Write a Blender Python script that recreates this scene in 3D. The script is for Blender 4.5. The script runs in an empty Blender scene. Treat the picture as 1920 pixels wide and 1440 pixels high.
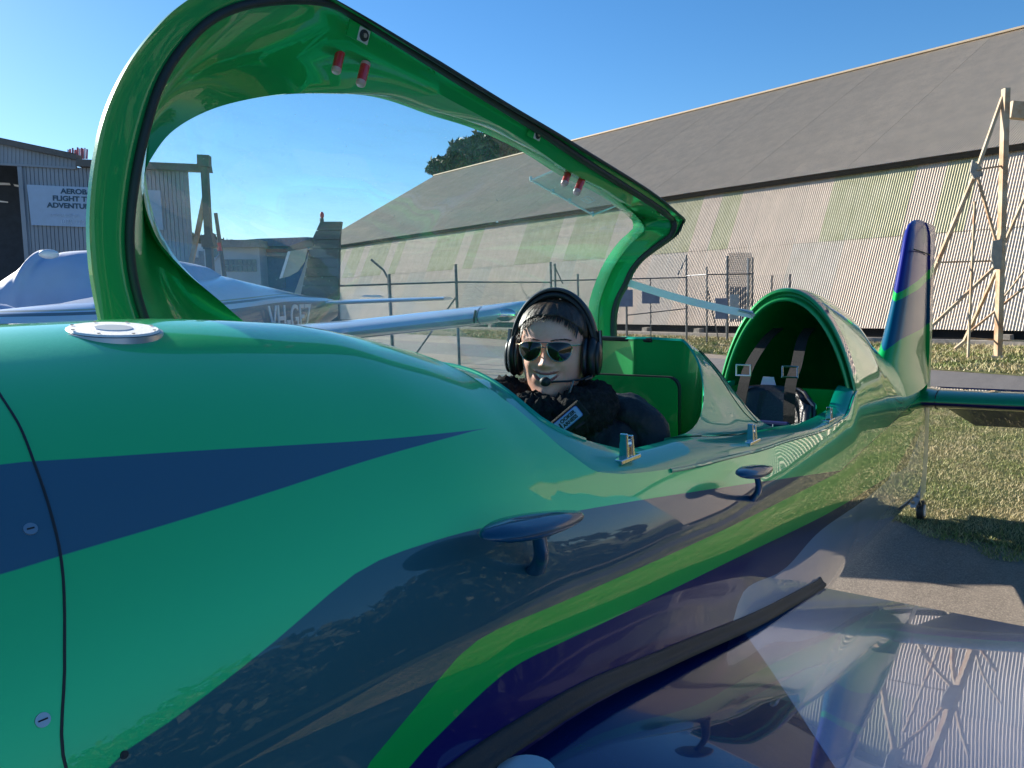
import bpy, bmesh, math, random
import numpy as np
from mathutils import Vector, Matrix
random.seed(4); RNG = np.random.default_rng(4)
S = bpy.context.scene
COL = S.collection
# ------------------------------------------------------------------ camera
CAMP = np.array([-1.458, -.973, 1.78]); YAW, PITCH, ROLL, FPX = 37., -6.7, 1.7, 1442.
def _basis():
    y, p, r = [math.radians(v) for v in (YAW, PITCH, ROLL)]
    f = np.array([math.cos(y)*math.cos(p), math.sin(y)*math.cos(p), math.sin(p)])
    R = np.array([math.sin(y), -math.cos(y), 0]); U = np.cross(R, f)
    return R*math.cos(r)-U*math.sin(r), U*math.cos(r)+R*math.sin(r), f
R_, U_, F_ = _basis()
cd = bpy.data.cameras.new('camera'); cam = bpy.data.objects.new('camera', cd); COL.objects.link(cam)
cd.sensor_width = 36; cd.lens = 36*FPX/1920; cd.clip_start = .05; cd.clip_end = 3000
cam.matrix_world = Matrix(((R_[0], U_[0], -F_[0], CAMP[0]), (R_[1], U_[1], -F_[1], CAMP[1]), (R_[2], U_[2], -F_[2], CAMP[2]), (0, 0, 0, 1)))
S.camera = cam
def ray(x, y): return F_+R_*(x-960)/FPX-U_*(y-720)/FPX
def onA(x, y, a, v): d = ray(x, y); return CAMP+d*(v-CAMP[a])/d[a]
def onX(x, y, X): return onA(x, y, 0, X)
def onY(x, y, Y): return onA(x, y, 1, Y)
def onZ(x, y, Z): return onA(x, y, 2, Z)
def onP(x, y, p0, n): d = ray(x, y); p0 = np.array(p0, float); n = np.array(n, float); return CAMP+d*((p0-CAMP)@n)/(d@n)
def atD(x, y, D): return CAMP+ray(x, y)*D
FH = np.array([math.cos(math.radians(YAW)), math.sin(math.radians(YAW)), 0]); RH = np.array([FH[1], -FH[0], 0])
def W(r, f, z): v = CAMP+RH*r+FH*f; v[2] = z; return v
# ------------------------------------------------------------------ light
SUN_AZ, SUN_EL = 86., 23.
wld = bpy.data.worlds.new('World'); S.world = wld; wld.use_nodes = True
nt = wld.node_tree; sky = nt.nodes.new('ShaderNodeTexSky'); sky.sky_type = 'NISHITA'; sky.sun_disc = False
sky.sun_elevation = math.radians(SUN_EL); sky.sun_rotation = math.radians(90-SUN_AZ); sky.air_density = 1.0; sky.dust_density = .15; sky.ozone_density = 5.0
bg = nt.nodes['Background']; bg.inputs['Strength'].default_value = .077
hs_ = nt.nodes.new('ShaderNodeHueSaturation'); hs_.inputs['Saturation'].default_value = 1.17; nt.links.new(sky.outputs[0], hs_.inputs['Color']); nt.links.new(hs_.outputs[0], bg.inputs['Color'])
sl = bpy.data.lights.new('sun', 'SUN'); sl.energy = 5.0; sl.angle = math.radians(.5); sl.color = (1, .93, .82)
so = bpy.data.objects.new('sun', sl); COL.objects.link(so)
sd = Vector((math.cos(math.radians(SUN_AZ))*math.cos(math.radians(SUN_EL)), math.sin(math.radians(SUN_AZ))*math.cos(math.radians(SUN_EL)), math.sin(math.radians(SUN_EL))))
so.rotation_euler = sd.to_track_quat('Z', 'Y').to_euler(); so.location = (0, 20, 30)
S.view_settings.view_transform = 'Standard'; S.view_settings.look = 'None'; S.view_settings.exposure = 1.12; S.view_settings.gamma = 1
# ------------------------------------------------------------------ helpers
def interp(tab):
    """monotone cubic through (x, v) rows"""
    a = np.array(tab, float); x, y = a[:, 0], a[:, 1]; h = np.diff(x); d = np.diff(y)/h
    m = np.zeros(len(x)); m[0] = d[0]; m[-1] = d[-1]
    for i in range(1, len(x)-1):
        m[i] = 0 if d[i-1]*d[i] <= 0 else (h[i-1]+h[i])/(h[i-1]/d[i-1]+h[i]/d[i]) if True else 0
    def f(q):
        q = np.clip(np.asarray(q, float), x[0], x[-1]); i = np.clip(np.searchsorted(x, q)-1, 0, len(x)-2)
        t = (q-x[i])/h[i]
        return ((2*t**3-3*t**2+1)*y[i]+(t**3-2*t**2+t)*h[i]*m[i]+(-2*t**3+3*t**2)*y[i+1]+(t**3-t**2)*h[i]*m[i+1])
    return f
def resample(pts, n, closed=False, smooth=True):
    p = np.array(pts, float)
    if closed: p = np.vstack([p, p[:1]])
    if smooth:
        q = []
        P = np.vstack([p[-2] if closed else 2*p[0]-p[1], p, p[1] if closed else 2*p[-1]-p[-2]])
        for i in range(1, len(P)-2):
            for t in np.linspace(0, 1, 8, endpoint=False):
                a, b, c, d = P[i-1], P[i], P[i+1], P[i+2]
                q.append(.5*((2*b)+(-a+c)*t+(2*a-5*b+4*c-d)*t*t+(-a+3*b-3*c+d)*t**3))
        q.append(P[-2]); p = np.array(q)
    L = np.r_[0, np.cumsum(np.linalg.norm(np.diff(p, axis=0), axis=1))]
    t = np.linspace(0, L[-1], n+1 if closed else n)
    r = np.stack([np.interp(t, L, p[:, k]) for k in range(p.shape[1])], 1)
    return r[:-1] if closed else r
def mesh(name, v, f, mat=None, parent=None, smooth=True, crease=None):
    me = bpy.data.meshes.new(name); me.from_pydata([tuple(map(float, q)) for q in v], [], [tuple(map(int, q)) for q in f]); me.validate(); me.update()
    if smooth: me.shade_smooth() if hasattr(me, 'shade_smooth') else None
    o = bpy.data.objects.new(name, me); COL.objects.link(o)
    if mat: me.materials.append(mat)
    if parent: o.parent = parent; o.matrix_parent_inverse = parent.matrix_world.inverted()
    if smooth and crease is not None:
        me.set_sharp_from_angle(angle=math.radians(crease))
    return o
def grid(rows, close=False):
    """rows: list of equal-length arrays"""
    n = len(rows[0]); v = np.vstack(rows); f = []
    for i in range(len(rows)-1):
        for j in range(n if close else n-1):
            a, b = i*n+j, i*n+(j+1) % n
            f.append((a, b, b+n, a+n))
    return v, f
class MB:
    def __init__(s): s.v = []; s.f = []
    def add(s, v, f): k = len(s.v); s.v += [tuple(map(float, q)) for q in v]; s.f += [tuple(int(i)+k for i in q) for q in f]; return s
    def box(s, c, d, ax=None, taper=1.):
        A = np.array(ax if ax is not None else np.eye(3), float); c = np.array(c, float); v = []
        for z in (-1, 1):
            for y in (-1, 1):
                for x in (-1, 1):
                    k = taper if z > 0 else 1
                    v.append(c+A[0]*x*d[0]/2*k+A[1]*y*d[1]/2*k+A[2]*z*d[2]/2)
        return s.add(v, [(0, 2, 3, 1), (4, 5, 7, 6), (0, 1, 5, 4), (2, 6, 7, 3), (0, 4, 6, 2), (1, 3, 7, 5)])
    def beam(s, a, b, w, h=None, up=(0, 0, 1)):
        a = np.array(a, float); b = np.array(b, float); z = b-a; L = np.linalg.norm(z); z = z/L
        x = np.cross(up, z)
        if np.linalg.norm(x) < 1e-3: x = np.cross((1, 0, 0), z)
        x /= np.linalg.norm(x); y = np.cross(z, x)
        return s.box((a+b)/2, (w, h or w, L), (x, y, z))
    def tube(s, pts, r, n=8, cap=True):
        P = np.array(pts, float); m = len(P); rr = r if hasattr(r, '__len__') else [r]*m
        T = np.gradient(P, axis=0); T /= np.linalg.norm(T, axis=1)[:, None]+1e-12
        x = np.cross(T[0], (0, 0, 1)); 
        if np.linalg.norm(x) < 1e-2: x = np.cross(T[0], (1, 0, 0))
        v = []
        for i in range(m):
            x = x-T[i]*(x@T[i]); x /= np.linalg.norm(x); y = np.cross(T[i], x)
            for k in range(n):
                a = 2*math.pi*k/n; v.append(P[i]+(x*math.cos(a)+y*math.sin(a))*rr[i])
        f = [(i*n+k, i*n+(k+1) % n, (i+1)*n+(k+1) % n, (i+1)*n+k) for i in range(m-1) for k in range(n)]
        if cap: f += [tuple(range(n))[::-1], tuple((m-1)*n+k for k in range(n))]
        return s.add(v, f)
    def ell(s, c, r, ax=None, n=16, m=10):
        A = np.array(ax if ax is not None else np.eye(3), float); c = np.array(c, float); v = []; f = []
        for i in range(m+1):
            t = math.pi*i/m
            for k in range(n):
                a = 2*math.pi*k/n
                q = (r[0]*math.sin(t)*math.cos(a), r[1]*math.sin(t)*math.sin(a), r[2]*math.cos(t)); v.append(c+A[0]*q[0]+A[1]*q[1]+A[2]*q[2])
        for i in range(m):
            for k in range(n): f.append((i*n+k, (i+1)*n+k, (i+1)*n+(k+1) % n, i*n+(k+1) % n))
        return s.add(v, f)
    def disc(s, c, nrm, r, h=.002, n=28, r2=None, up=(0, 0, 1)):
        nrm = np.array(nrm, float); nrm /= np.linalg.norm(nrm); c = np.array(c, float)
        x = np.cross(up, nrm); x /= np.linalg.norm(x); y = np.cross(nrm, x); v = []
        for k in (0, 1):
            for i in range(n):
                a = 2*math.pi*i/n; v.append(c+(x*math.cos(a)*r+y*math.sin(a)*(r2 or r))*(1 if k == 0 else .96)+nrm*h*k)
        f = [(i, (i+1) % n, n+(i+1) % n, n+i) for i in range(n)]+[tuple(n+i for i in range(n)), tuple(range(n))[::-1]]
        return s.add(v, f)
    def prism(s, poly, off):
        poly = np.array(poly, float); off = np.array(off, float); n = len(poly)
        return s.add(list(poly)+list(poly+off), [tuple(range(n)), tuple(range(2*n-1, n-1, -1))]+[(i, n+i, n+(i+1) % n, (i+1) % n) for i in range(n)])
    def build(s, name, mat, parent=None, smooth=False, crease=35, bevel=0):
        o = mesh(name, s.v, s.f, mat, parent, smooth, crease if smooth else None)
        bm = bmesh.new(); bm.from_mesh(o.data); bmesh.ops.recalc_face_normals(bm, faces=bm.faces); bm.to_mesh(o.data); bm.free()
        if bevel:
            md = o.modifiers.new('bevel', 'BEVEL'); md.width = bevel; md.segments = 2; md.limit_method = 'ANGLE'; md.angle_limit = math.radians(40)
        return o
def tag(o, label=None, cat=None, group=None, kind=None):
    for k, val in (('label', label), ('category', cat), ('group', group), ('kind', kind)):
        if val: o[k] = val
    return o
def empty(name, loc, label=None, cat=None, group=None):
    o = bpy.data.objects.new(name, None); COL.objects.link(o); o.location = tuple(map(float, loc)); o.empty_display_size = .2
    bpy.context.view_layer.update(); tag(o, label, cat, group); return o
def text_mesh(name, body, size, mat, org, xd, yd, parent=None, ext=.0015, align='LEFT', sx=1., font_off=0.):
    cu = bpy.data.curves.new(name, 'FONT'); cu.body = body; cu.size = size; cu.extrude = ext; cu.align_x = align; cu.offset = font_off
    t = bpy.data.objects.new('tmp', cu); COL.objects.link(t); bpy.context.view_layer.update()
    me = bpy.data.meshes.new_from_object(t.evaluated_get(bpy.context.evaluated_depsgraph_get())); bpy.data.objects.remove(t)
    xd = np.array(xd, float); xd /= np.linalg.norm(xd); yd = np.array(yd, float); yd = yd-xd*(yd@xd); yd /= np.linalg.norm(yd); zd = np.cross(xd, yd); org = np.array(org, float)
    for q in me.vertices:
        q.co = Vector(org+xd*q.co.x*sx+yd*q.co.y+zd*q.co.z)
    me.materials.clear(); me.materials.append(mat); me.name = name
    o = bpy.data.objects.new(name, me); COL.objects.link(o)
    if parent: o.parent = parent; o.matrix_parent_inverse = parent.matrix_world.inverted()
    return o
# ------------------------------------------------------------------ materials
class NT:
    def __init__(s, name):
        s.m = bpy.data.materials.new(name); s.m.use_nodes = True; s.t = s.m.node_tree; s.b = s.t.nodes['Principled BSDF']; s.out = s.t.nodes['Material Output']
    def n(s, typ, **kw):
        q = s.t.nodes.new(typ)
        for k, v in kw.items():
            setattr(q, k, v)
        return q
    def l(s, a, b): s.t.links.new(a, b)
    def val(s, sock, v):
        if hasattr(v, 'is_linked') or isinstance(v, bpy.types.NodeSocket): s.l(v, sock)
        else: sock.default_value = v
    def math(s, op, a, b=0., c=None):
        q = s.n('ShaderNodeMath', operation=op); s.val(q.inputs[0], a); s.val(q.inputs[1], b)
        if c is not None: s.val(q.inputs[2], c)
        return q.outputs[0]
    def mix(s, f, a, b, blend='MIX'):
        q = s.n('ShaderNodeMix', data_type='RGBA', blend_type=blend); s.val(q.inputs[0], f)
        for i, v in ((6, a), (7, b)):
            if isinstance(v, tuple): q.inputs[i].default_value = v if len(v) == 4 else (*v, 1)
            else: s.l(v, q.inputs[i])
        return q.outputs[2]
    def noise(s, scale, detail=4, rough=.55, vec=None, dist=0):
        q = s.n('ShaderNodeTexNoise'); q.inputs['Scale'].default_value = scale; q.inputs['Detail'].default_value = detail; q.inputs['Roughness'].default_value = rough; q.inputs['Distortion'].default_value = dist
        if vec is not None: s.l(vec, q.inputs['Vector'])
        return q.outputs['Fac']
    def ramp(s, f, *st):
        q = s.n('ShaderNodeValToRGB'); s.l(f, q.inputs[0]); e = q.color_ramp.elements
        while len(e) < len(st): e.new(.5)
        for k, (p, c) in enumerate(st): e[k].position = p; e[k].color = (*c, 1) if isinstance(c, tuple) else (c, c, c, 1)
        return q.outputs[0]
    def bump(s, h, strength=.3, dist=.01):
        q = s.n('ShaderNodeBump'); s.l(h, q.inputs['Height']); q.inputs['Strength'].default_value = strength; q.inputs['Distance'].default_value = dist
        s.l(q.outputs[0], s.b.inputs['Normal']); return q
    def pos(s): return s.n('ShaderNodeTexCoord').outputs['Object']
    def sep(s, v): q = s.n('ShaderNodeSeparateXYZ'); s.l(v, q.inputs[0]); return q.outputs
    def scl(s, v, sc, rot=(0, 0, 0)): q = s.n('ShaderNodeMapping'); s.l(v, q.inputs[0]); q.inputs['Scale'].default_value = sc; q.inputs['Rotation'].default_value = rot; return q.outputs[0]
def simple(name, col, rough=.5, metal=0., coat=0., var=.12, vs=6., bump=0., bs=40., spec=.5, trans=0., sheen=0.):
    m = NT(name); b = m.b; p = m.pos()
    n = m.noise(vs, 5, .6, p); c2 = tuple(max(0, c*(1-var*2)) for c in col); c3 = tuple(min(1, c*(1+var)) for c in col)
    m.l(m.ramp(n, (.3, c2), (.7, c3)), b.inputs['Base Color'])
    b.inputs['Roughness'].default_value = rough; b.inputs['Metallic'].default_value = metal; b.inputs['Coat Weight'].default_value = coat; b.inputs['Coat Roughness'].default_value = .03
    b.inputs['Specular IOR Level'].default_value = spec; b.inputs['Transmission Weight'].default_value = trans; b.inputs['Sheen Weight'].default_value = sheen
    if bump: m.bump(m.noise(bs, 5, .6, p), bump, .01)
    return m.m
G = dict(
 black=simple('black_plastic', (.012, .013, .015), .35, var=.2), rubber=simple('rubber_seal', (.022, .024, .026), .55, var=.2, bump=.15, bs=300),
 webbing=simple('black_webbing', (.009, .009, .011), .8, bump=.5, bs=600), chrome=simple('polished_metal', (.75, .76, .78), .12, 1., var=.05),
 steel=simple('dull_steel', (.45, .46, .48), .35, .9), galv=simple('galvanised_pipe', (.16, .17, .18), .5, .5, var=.25, vs=12),
 white=simple('white_paint', (.72, .75, .8), .35, coat=.4, var=.05), red=simple('red_plastic', (.62, .03, .04), .3, coat=.5, var=.08),
 pinkcap=simple('pale_red_cap', (.62, .33, .33), .4, var=.05), strap=simple('pale_strap', (.92, .92, .88), .55, var=.06, bump=.2, bs=400),
 jacket=simple('black_jacket', (.014, .014, .016), .6, var=.3, vs=30, bump=.5, bs=60), wool=simple('black_wool', (.02, .019, .021), .95, var=.5, vs=90, bump=1., bs=260),
 lens=simple('dark_lens', (.02, .014, .010), .06, 0, coat=.35, var=0, spec=.4), gold=simple('gold_wire', (.8, .6, .38), .2, 1.),
 teeth=simple('teeth', (.75, .72, .66), .25, var=.03), lip=simple('lips', (.42, .14, .12), .4, var=.1), blue=simple('patch_blue', (.08, .16, .55), .6, var=.05),
 patchwhite=simple('patch_white', (.55, .62, .8), .6, var=.03), ink=simple('black_ink', (.01, .01, .012), .5), seat=simple('black_leather', (.012, .013, .018), .3, var=.3, bump=.3, bs=120, coat=.4),
 navyseat=simple('navy_seat', (.015, .025, .11), .4, var=.2), carbon=simple('dark_shell', (.02, .02, .024), .18, coat=1.), dirtwhite=simple('faded_lettering', (.78, .8, .82), .5),
)
def skin_mat():
    m = NT('skin'); b = m.b; p = m.pos()
    c = m.ramp(m.noise(28, 5, .6, p), (.3, (.78, .38, .27)), (.75, (.88, .50, .38))); c = m.mix(m.ramp(m.noise(350, 3, .6, p), (.55, 0.), (.75, .35)), c, (.62, .27, .18))
    m.l(c, b.inputs['Base Color']); b.inputs['Roughness'].default_value = .56; b.inputs['Subsurface Weight'].default_value = .25; b.inputs['Subsurface Radius'].default_value = (.012, .005, .003); b.inputs['Subsurface Scale'].default_value = .5
    m.bump(m.noise(420, 3, .5, p), .12, .002); return m.m
def hair_mat():
    m = NT('dark_hair'); p = m.pos(); q = m.noise(90, 6, .75, m.scl(p, (1, 1, .5)), .4)
    m.l(m.ramp(q, (.3, (.016, .010, .007)), (.75, (.10, .06, .035))), m.b.inputs['Base Color']); m.b.inputs['Roughness'].default_value = .38; m.bump(q, .6, .004); return m.m
G['skin'] = skin_mat(); G['hair'] = hair_mat()
def glass_mat(name, tint, refl=.04, rough=.0, haze=0):
    m = NT(name); t = m.n('ShaderNodeBsdfTransparent'); t.inputs[0].default_value = (*tint, 1); g = m.n('ShaderNodeBsdfGlossy'); g.inputs['Roughness'].default_value = rough; g.inputs[0].default_value = (1, 1, 1, 1)
    fr = m.n('ShaderNodeLayerWeight'); fr.inputs[0].default_value = .5; mx = m.n('ShaderNodeMixShader'); f = m.math('MULTIPLY_ADD', m.math('POWER', fr.outputs['Facing'], 5.), .5, refl)
    m.l(f, mx.inputs[0]); m.l(t.outputs[0], mx.inputs[1]); m.l(g.outputs[0], mx.inputs[2]); 
    if haze:
        df = m.n('ShaderNodeBsdfDiffuse'); df.inputs[0].default_value = (.9, .93, .95, 1); m2 = m.n('ShaderNodeMixShader'); p = m.pos(); st = m.noise(5, 5, .7, m.scl(p, (.5, 2, 5), (0, .45, 0))); sp = m.noise(160, 2, .5, p)
        h = m.math('ADD', m.math('MULTIPLY', m.ramp(st, (.45, 0.), (.75, 1.)), haze*.8), m.math('MULTIPLY', m.ramp(sp, (.72, 0.), (.76, 1.)), .5)); h = m.math('ADD', h, haze*.5)
        m.l(h, m2.inputs[0]); m.l(mx.outputs[0], m2.inputs[1]); m.l(df.outputs[0], m2.inputs[2]); mx = m2
    m.l(mx.outputs[0], m.out.inputs['Surface']); return m.m
G['glass'] = glass_mat('canopy_glass', (.86, .93, .93), .055, 0, .15); G['acrylic'] = glass_mat('clear_acrylic', (.72, .86, .86)); G['acryl_edge'] = simple('acrylic_edge', (.55, .75, .75), .1, coat=1., var=.05, trans=.4)
# ------------------------------------------------------------------ aircraft body surface
T_w = interp([(-2.35, .30), (-2.2, .36), (-1.9, .41), (-1.6, .435), (-1.2, .452), (-.8, .452), (-.5, .44), (-.3, .432), (.05, .42), (.5, .388), (1., .355), (1.42, .325), (1.7, .30), (2.35, .25), (3.4, .165), (4.3, .095), (4.75, .055)])
T_zc = interp([(-2.35, 1.30), (-1.6, 1.22), (-.8, 1.2), (-.4, 1.2), (.05, 1.17), (.5, 1.12), (1., 1.07), (1.42, 1.05), (1.7, 1.05), (2.35, 1.0), (3.4, .88), (4.3, .78), (4.75, .72)])
T_zt = interp([(-2.35, 1.58), (-2.1, 1.66), (-1.6, 1.742), (-1.2, 1.762), (-.99, 1.763), (-.78, 1.75), (-.66, 1.727), (-.56, 1.70), (-.4, 1.665), (-.3, 1.65), (.05, 1.59), (.5, 1.56), (1., 1.56), (1.42, 1.58), (1.66, 1.77), (1.8, 1.765), (2.35, 1.675), (2.77, 1.54), (3.4, 1.355), (4.3, 1.17), (4.75, 1.10)])
T_zb = interp([(-2.35, 1.02), (-1.9, .84), (-1., .70), (0, .64), (1.43, .54), (3.1, .37), (4.3, .24), (4.75, .20)])
T_n = interp([(-2.35, 2.0), (-1., 2.2), (.5, 2.2), (1.42, 2.15), (1.7, 2.0), (2.4, 1.85), (3.4, 1.7), (4.75, 1.8)])
T_lip = interp([(-.585, 0.), (-.575, .06), (-.56, .12), (-.545, .18), (-.53, .24), (-.51, .29), (-.48, .33), (-.42, .357), (-.308, .362), (.046, .352), (.514, .33), (1.0, .312), (1.418, .29), (1.66, .272)])
XF, XR = -.585, 1.66
def ztop(X, y, n=None):
    w = T_w(X); q = np.clip(1-(np.abs(y)/w)**T_n(X), 0, 1)**(1/T_n(X)); return T_zc(X)+(T_zt(X)-T_zc(X))*q
def section(X, y0, N, jl=18):
    """port-side profile from |y|=y0 on top down to the keel: arrays of (|y|, z)"""
    w, zc, zt, zb, n = float(T_w(X)), float(T_zc(X)), float(T_zt(X)), float(T_zb(X)), float(T_n(X))
    a0 = math.acos(min(1, (y0/w)**(n/2))); a = np.linspace(a0, 0, N)
    up = np.stack([w*np.cos(a)**(2/n), zc+(zt-zc)*np.sin(a)**(2/n)], 1)
    a = np.linspace(0, math.pi/2, N)[1:]; m = 2.6
    lo = np.stack([w*np.cos(a)**(2/m), zc-(zc-zb)*np.sin(a)**(2/m)], 1); lo[-1, 0] = 0
    return np.vstack([up, lo])
def inside(p):
    w = T_w(p[0]); zc = T_zc(p[0])
    if p[2] > zc: return (abs(p[1])/w)**T_n(p[0])+((p[2]-zc)/(T_zt(p[0])-zc))**T_n(p[0]) < 1
    return (abs(p[1])/w)**2.6+((zc-p[2])/(zc-T_zb(p[0])))**2.6 < 1
def hit(x, y):
    """point of the port flank seen along a camera ray"""
    d = ray(x, y)
    for t in np.arange(.3, 7, .008):
        p = CAMP+d*t
        if p[1] > .02 or p[0] > 4.75: return None
        if inside(p):
            a, b = t-.008, t
            for _ in range(16):
                m_ = (a+b)/2
                if inside(CAMP+d*m_): b = m_
                else: a = m_
            return CAMP+d*b
    return None
KY = .6
def bound(pxs, pre=(), post=()):
    o = list(pre)
    for x, y in resample(pxs, 24, smooth=True):
        p = hit(x, y)
        if p is not None: o.append((p[0], p[2]-KY*abs(p[1])))
    o = sorted(o+list(post)); r = []
    for q in o:
        if not r or q[0] > r[-1][0]+.02: r.append(q)
    return r
MK = .30
def paint_mat(name, regions_fn):
    m = NT(name); p = m.pos(); s = m.sep(p)
    v = m.math('SUBTRACT', s[2], m.math('MULTIPLY', m.math('ABSOLUTE', s[1]), KY))
    t = m.math('DIVIDE', m.math('ADD', s[0], 3.), 9.)
    def below(pts):
        q = m.n('ShaderNodeFloatCurve'); c = q.mapping.curves[0]
        P = [(min(1, max(0, (a+3)/9)), (b+1)/4) for a, b in pts]
        if P[0][0] > .002: P = [(0, P[0][1])]+P
        if P[-1][0] < .998: P = P+[(1, P[-1][1])]
        while len(c.points) < len(P): c.points.new(.5, .5)
        for k, (a, b) in enumerate(P): c.points[k].location = (a, b); c.points[k].handle_type = 'VECTOR'
        q.mapping.use_clip = False; q.mapping.update(); m.l(t, q.inputs['Value'])
        lim = m.math('SUBTRACT', m.math('MULTIPLY', q.outputs[0], 4), 1)
        return m.math('MULTIPLY_ADD', m.math('SUBTRACT', lim, v), 700., .5)
    def cl(x): q = m.n('ShaderNodeClamp'); m.l(x, q.inputs[0]); return q.outputs[0]
    col = regions_fn(m, s, lambda pts: cl(below(pts)), cl)
    fl = m.n('ShaderNodeTexVoronoi'); fl.inputs['Scale'].default_value = 900; m.l(p, fl.inputs['Vector'])
    flk = m.n('ShaderNodeVectorMath', operation='SUBTRACT'); m.l(fl.outputs['Color'], flk.inputs[0]); flk.inputs[1].default_value = (.5, .5, .5)
    fs = m.n('ShaderNodeVectorMath', operation='SCALE'); m.l(flk.outputs[0], fs.inputs[0]); fs.inputs['Scale'].default_value = .035
    ge = m.n('ShaderNodeNewGeometry'); ad = m.n('ShaderNodeVectorMath', operation='ADD'); m.l(ge.outputs['Normal'], ad.inputs[0]); m.l(fs.outputs[0], ad.inputs[1])
    nm = m.n('ShaderNodeVectorMath', operation='NORMALIZE'); m.l(ad.outputs[0], nm.inputs[0]); m.l(nm.outputs[0], m.b.inputs['Normal'])
    m.l(col, m.b.inputs['Base Color']); b = m.b; sc_ = m.n('ShaderNodeSeparateColor'); m.l(col, sc_.inputs[0]); gm = cl(m.math('MULTIPLY', m.math('SUBTRACT', sc_.outputs[1], .10), 3.)); m.l(m.math('MULTIPLY_ADD', gm, MK, .05), b.inputs['Metallic'])
    b.inputs['Roughness'].default_value = .32; b.inputs['Specular IOR Level'].default_value = .2; b.inputs['Coat Weight'].default_value = 1.; b.inputs['Coat Roughness'].default_value = .012; b.inputs['Coat IOR'].default_value = 1.47
    return m
GREEN = (.05, .74, .26); GREEN2 = (.0, .60, .10); TEAL = (.0, .16, .20); NAVY = (.004, .018, .16); PURPLE = (.010, .008, .12); PALE = (.36, .46, .60)
SP1 = bound([(0, 868), (110, 862), (400, 843), (700, 825), (892, 806)]); SP2 = bound([(0, 1078), (120, 1040), (300, 987), (500, 925), (700, 860), (892, 807)])
B3 = bound([(185, 1440), (330, 1345), (500, 1215), (640, 1095), (720, 1045), (830, 1010), (900, 990), (1150, 946), (1354, 914), (1576, 882)])
B4 = bound([(685, 1440), (800, 1302), (870, 1220), (934, 1179), (1033, 1138), (1231, 1051), (1383, 981), (1576, 884)])
B5 = bound([(760, 1440), (800, 1401), (876, 1325), (940, 1266), (992, 1234), (1150, 1159), (1371, 1051), (1552, 963), (1675, 887)])
B6 = bound([(1369, 1187), (1383, 1130), (1407, 1097), (1470, 1068), (1535, 998), (1617, 940), (1681, 887)])
def body_regions(m, s, below, cl):
    xm = lambda a, w=.3: cl(m.math('DIVIDE', m.math('SUBTRACT', s[0], a), w))
    ex = lambda pts, dx=0., a0=None, a1=None: pts
    g = m.mix(m.math('MULTIPLY', m.noise(1.3, 2, .5, m.pos()), .5), (*GREEN, 1), (*GREEN2, 1))
    x0, y0 = SP1[-1]; tip = (x0+.03, (SP1[-1][1]+SP2[-1][1])/2)
    sp = m.math('MULTIPLY', below(SP1+[tip]), m.math('SUBTRACT', 1, below(SP2+[tip])))
    sp = m.math('MULTIPLY', sp, cl(m.math('MULTIPLY', m.math('SUBTRACT', tip[0], s[0]), 500)))
    c = m.mix(sp, g, (.05, .14, .205, 1))
    dk = m.mix(xm(-1.0, 1.2), (.035, .13, .15, 1), (.002, .06, .13, 1))
    e3 = B3[-1]; e4 = B4[-1]
    pre3 = [(-3, B3[0][1]-1.6), ] ; c = m.mix(below(pre3+B3), c, dk)
    c = m.mix(below([(-3, B4[0][1]-1.9)]+B4), c, (*GREEN2, 1))
    c = m.mix(below([(-3, B5[0][1]-1.9)]+B5+[(3.2, B5[-1][1]+.02), (4.8, B5[-1][1]+.1)]), c, m.mix(xm(-.6, 1.4), (*PURPLE, 1), (.012, .010, .09, 1)))
    c = m.mix(below([(-3, -1), (B6[0][0]-.02, -1)]+B6+[(2.6, B6[-1][1]+.05), (3.4, .62), (4.8, .80)]), c, (*PALE, 1))  # pale area: front curve paints in the wing's mirror image, aft part is livery
    # navy edge of the fairing behind the rear seat
    hp = m.math('MULTIPLY', cl(m.math('MULTIPLY', m.math('SUBTRACT', s[0], 1.60), 500)), cl(m.math('MULTIPLY', m.math('SUBTRACT', m.math('ADD', 1.72, m.math('MULTIPLY', m.math('SUBTRACT', 1.8, s[2]), .07)), s[0]), 500)))
    hp = m.math('MULTIPLY', hp, cl(m.math('MULTIPLY', m.math('SUBTRACT', s[2], 1.43), 500)))
    c = m.mix(hp, c, (.01, .012, .16, 1))
    return c
M_body = paint_mat('candy_body_paint', body_regions)
def flat_paint(name, col, metal=.12, rough=.4, coat=1., ior=1.42, p2=None):
    m = paint_mat(name, lambda m, s, b, c: m.mix(m.noise(2., 2, .5, m.pos()), (*col, 1), (*(p2 or col), 1))); m.b.inputs['Roughness'].default_value = rough; m.b.inputs['Coat IOR'].default_value = ior
    return m.m
M_green = flat_paint('candy_green_paint', (.015, .31, .10), p2=(.01, .34, .08)); M_inner = flat_paint('green_interior_paint', (.0, .33, .08), .12, .4, p2=(0, .36, .06)); M_teal = flat_paint('teal_sill_paint', (0, .42, .22), p2=(0, .38, .26)); M_step = flat_paint('teal_navy_paint', (.002, .06, .12))
M_navy = flat_paint('navy_paint', (.006, .012, .12))
plane = empty('aerobatic_plane', (0, 0, 0), 'glossy green and navy two-seat aerobatic plane with its canopy swung open in the foreground', 'plane')
plane_root = plane
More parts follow.
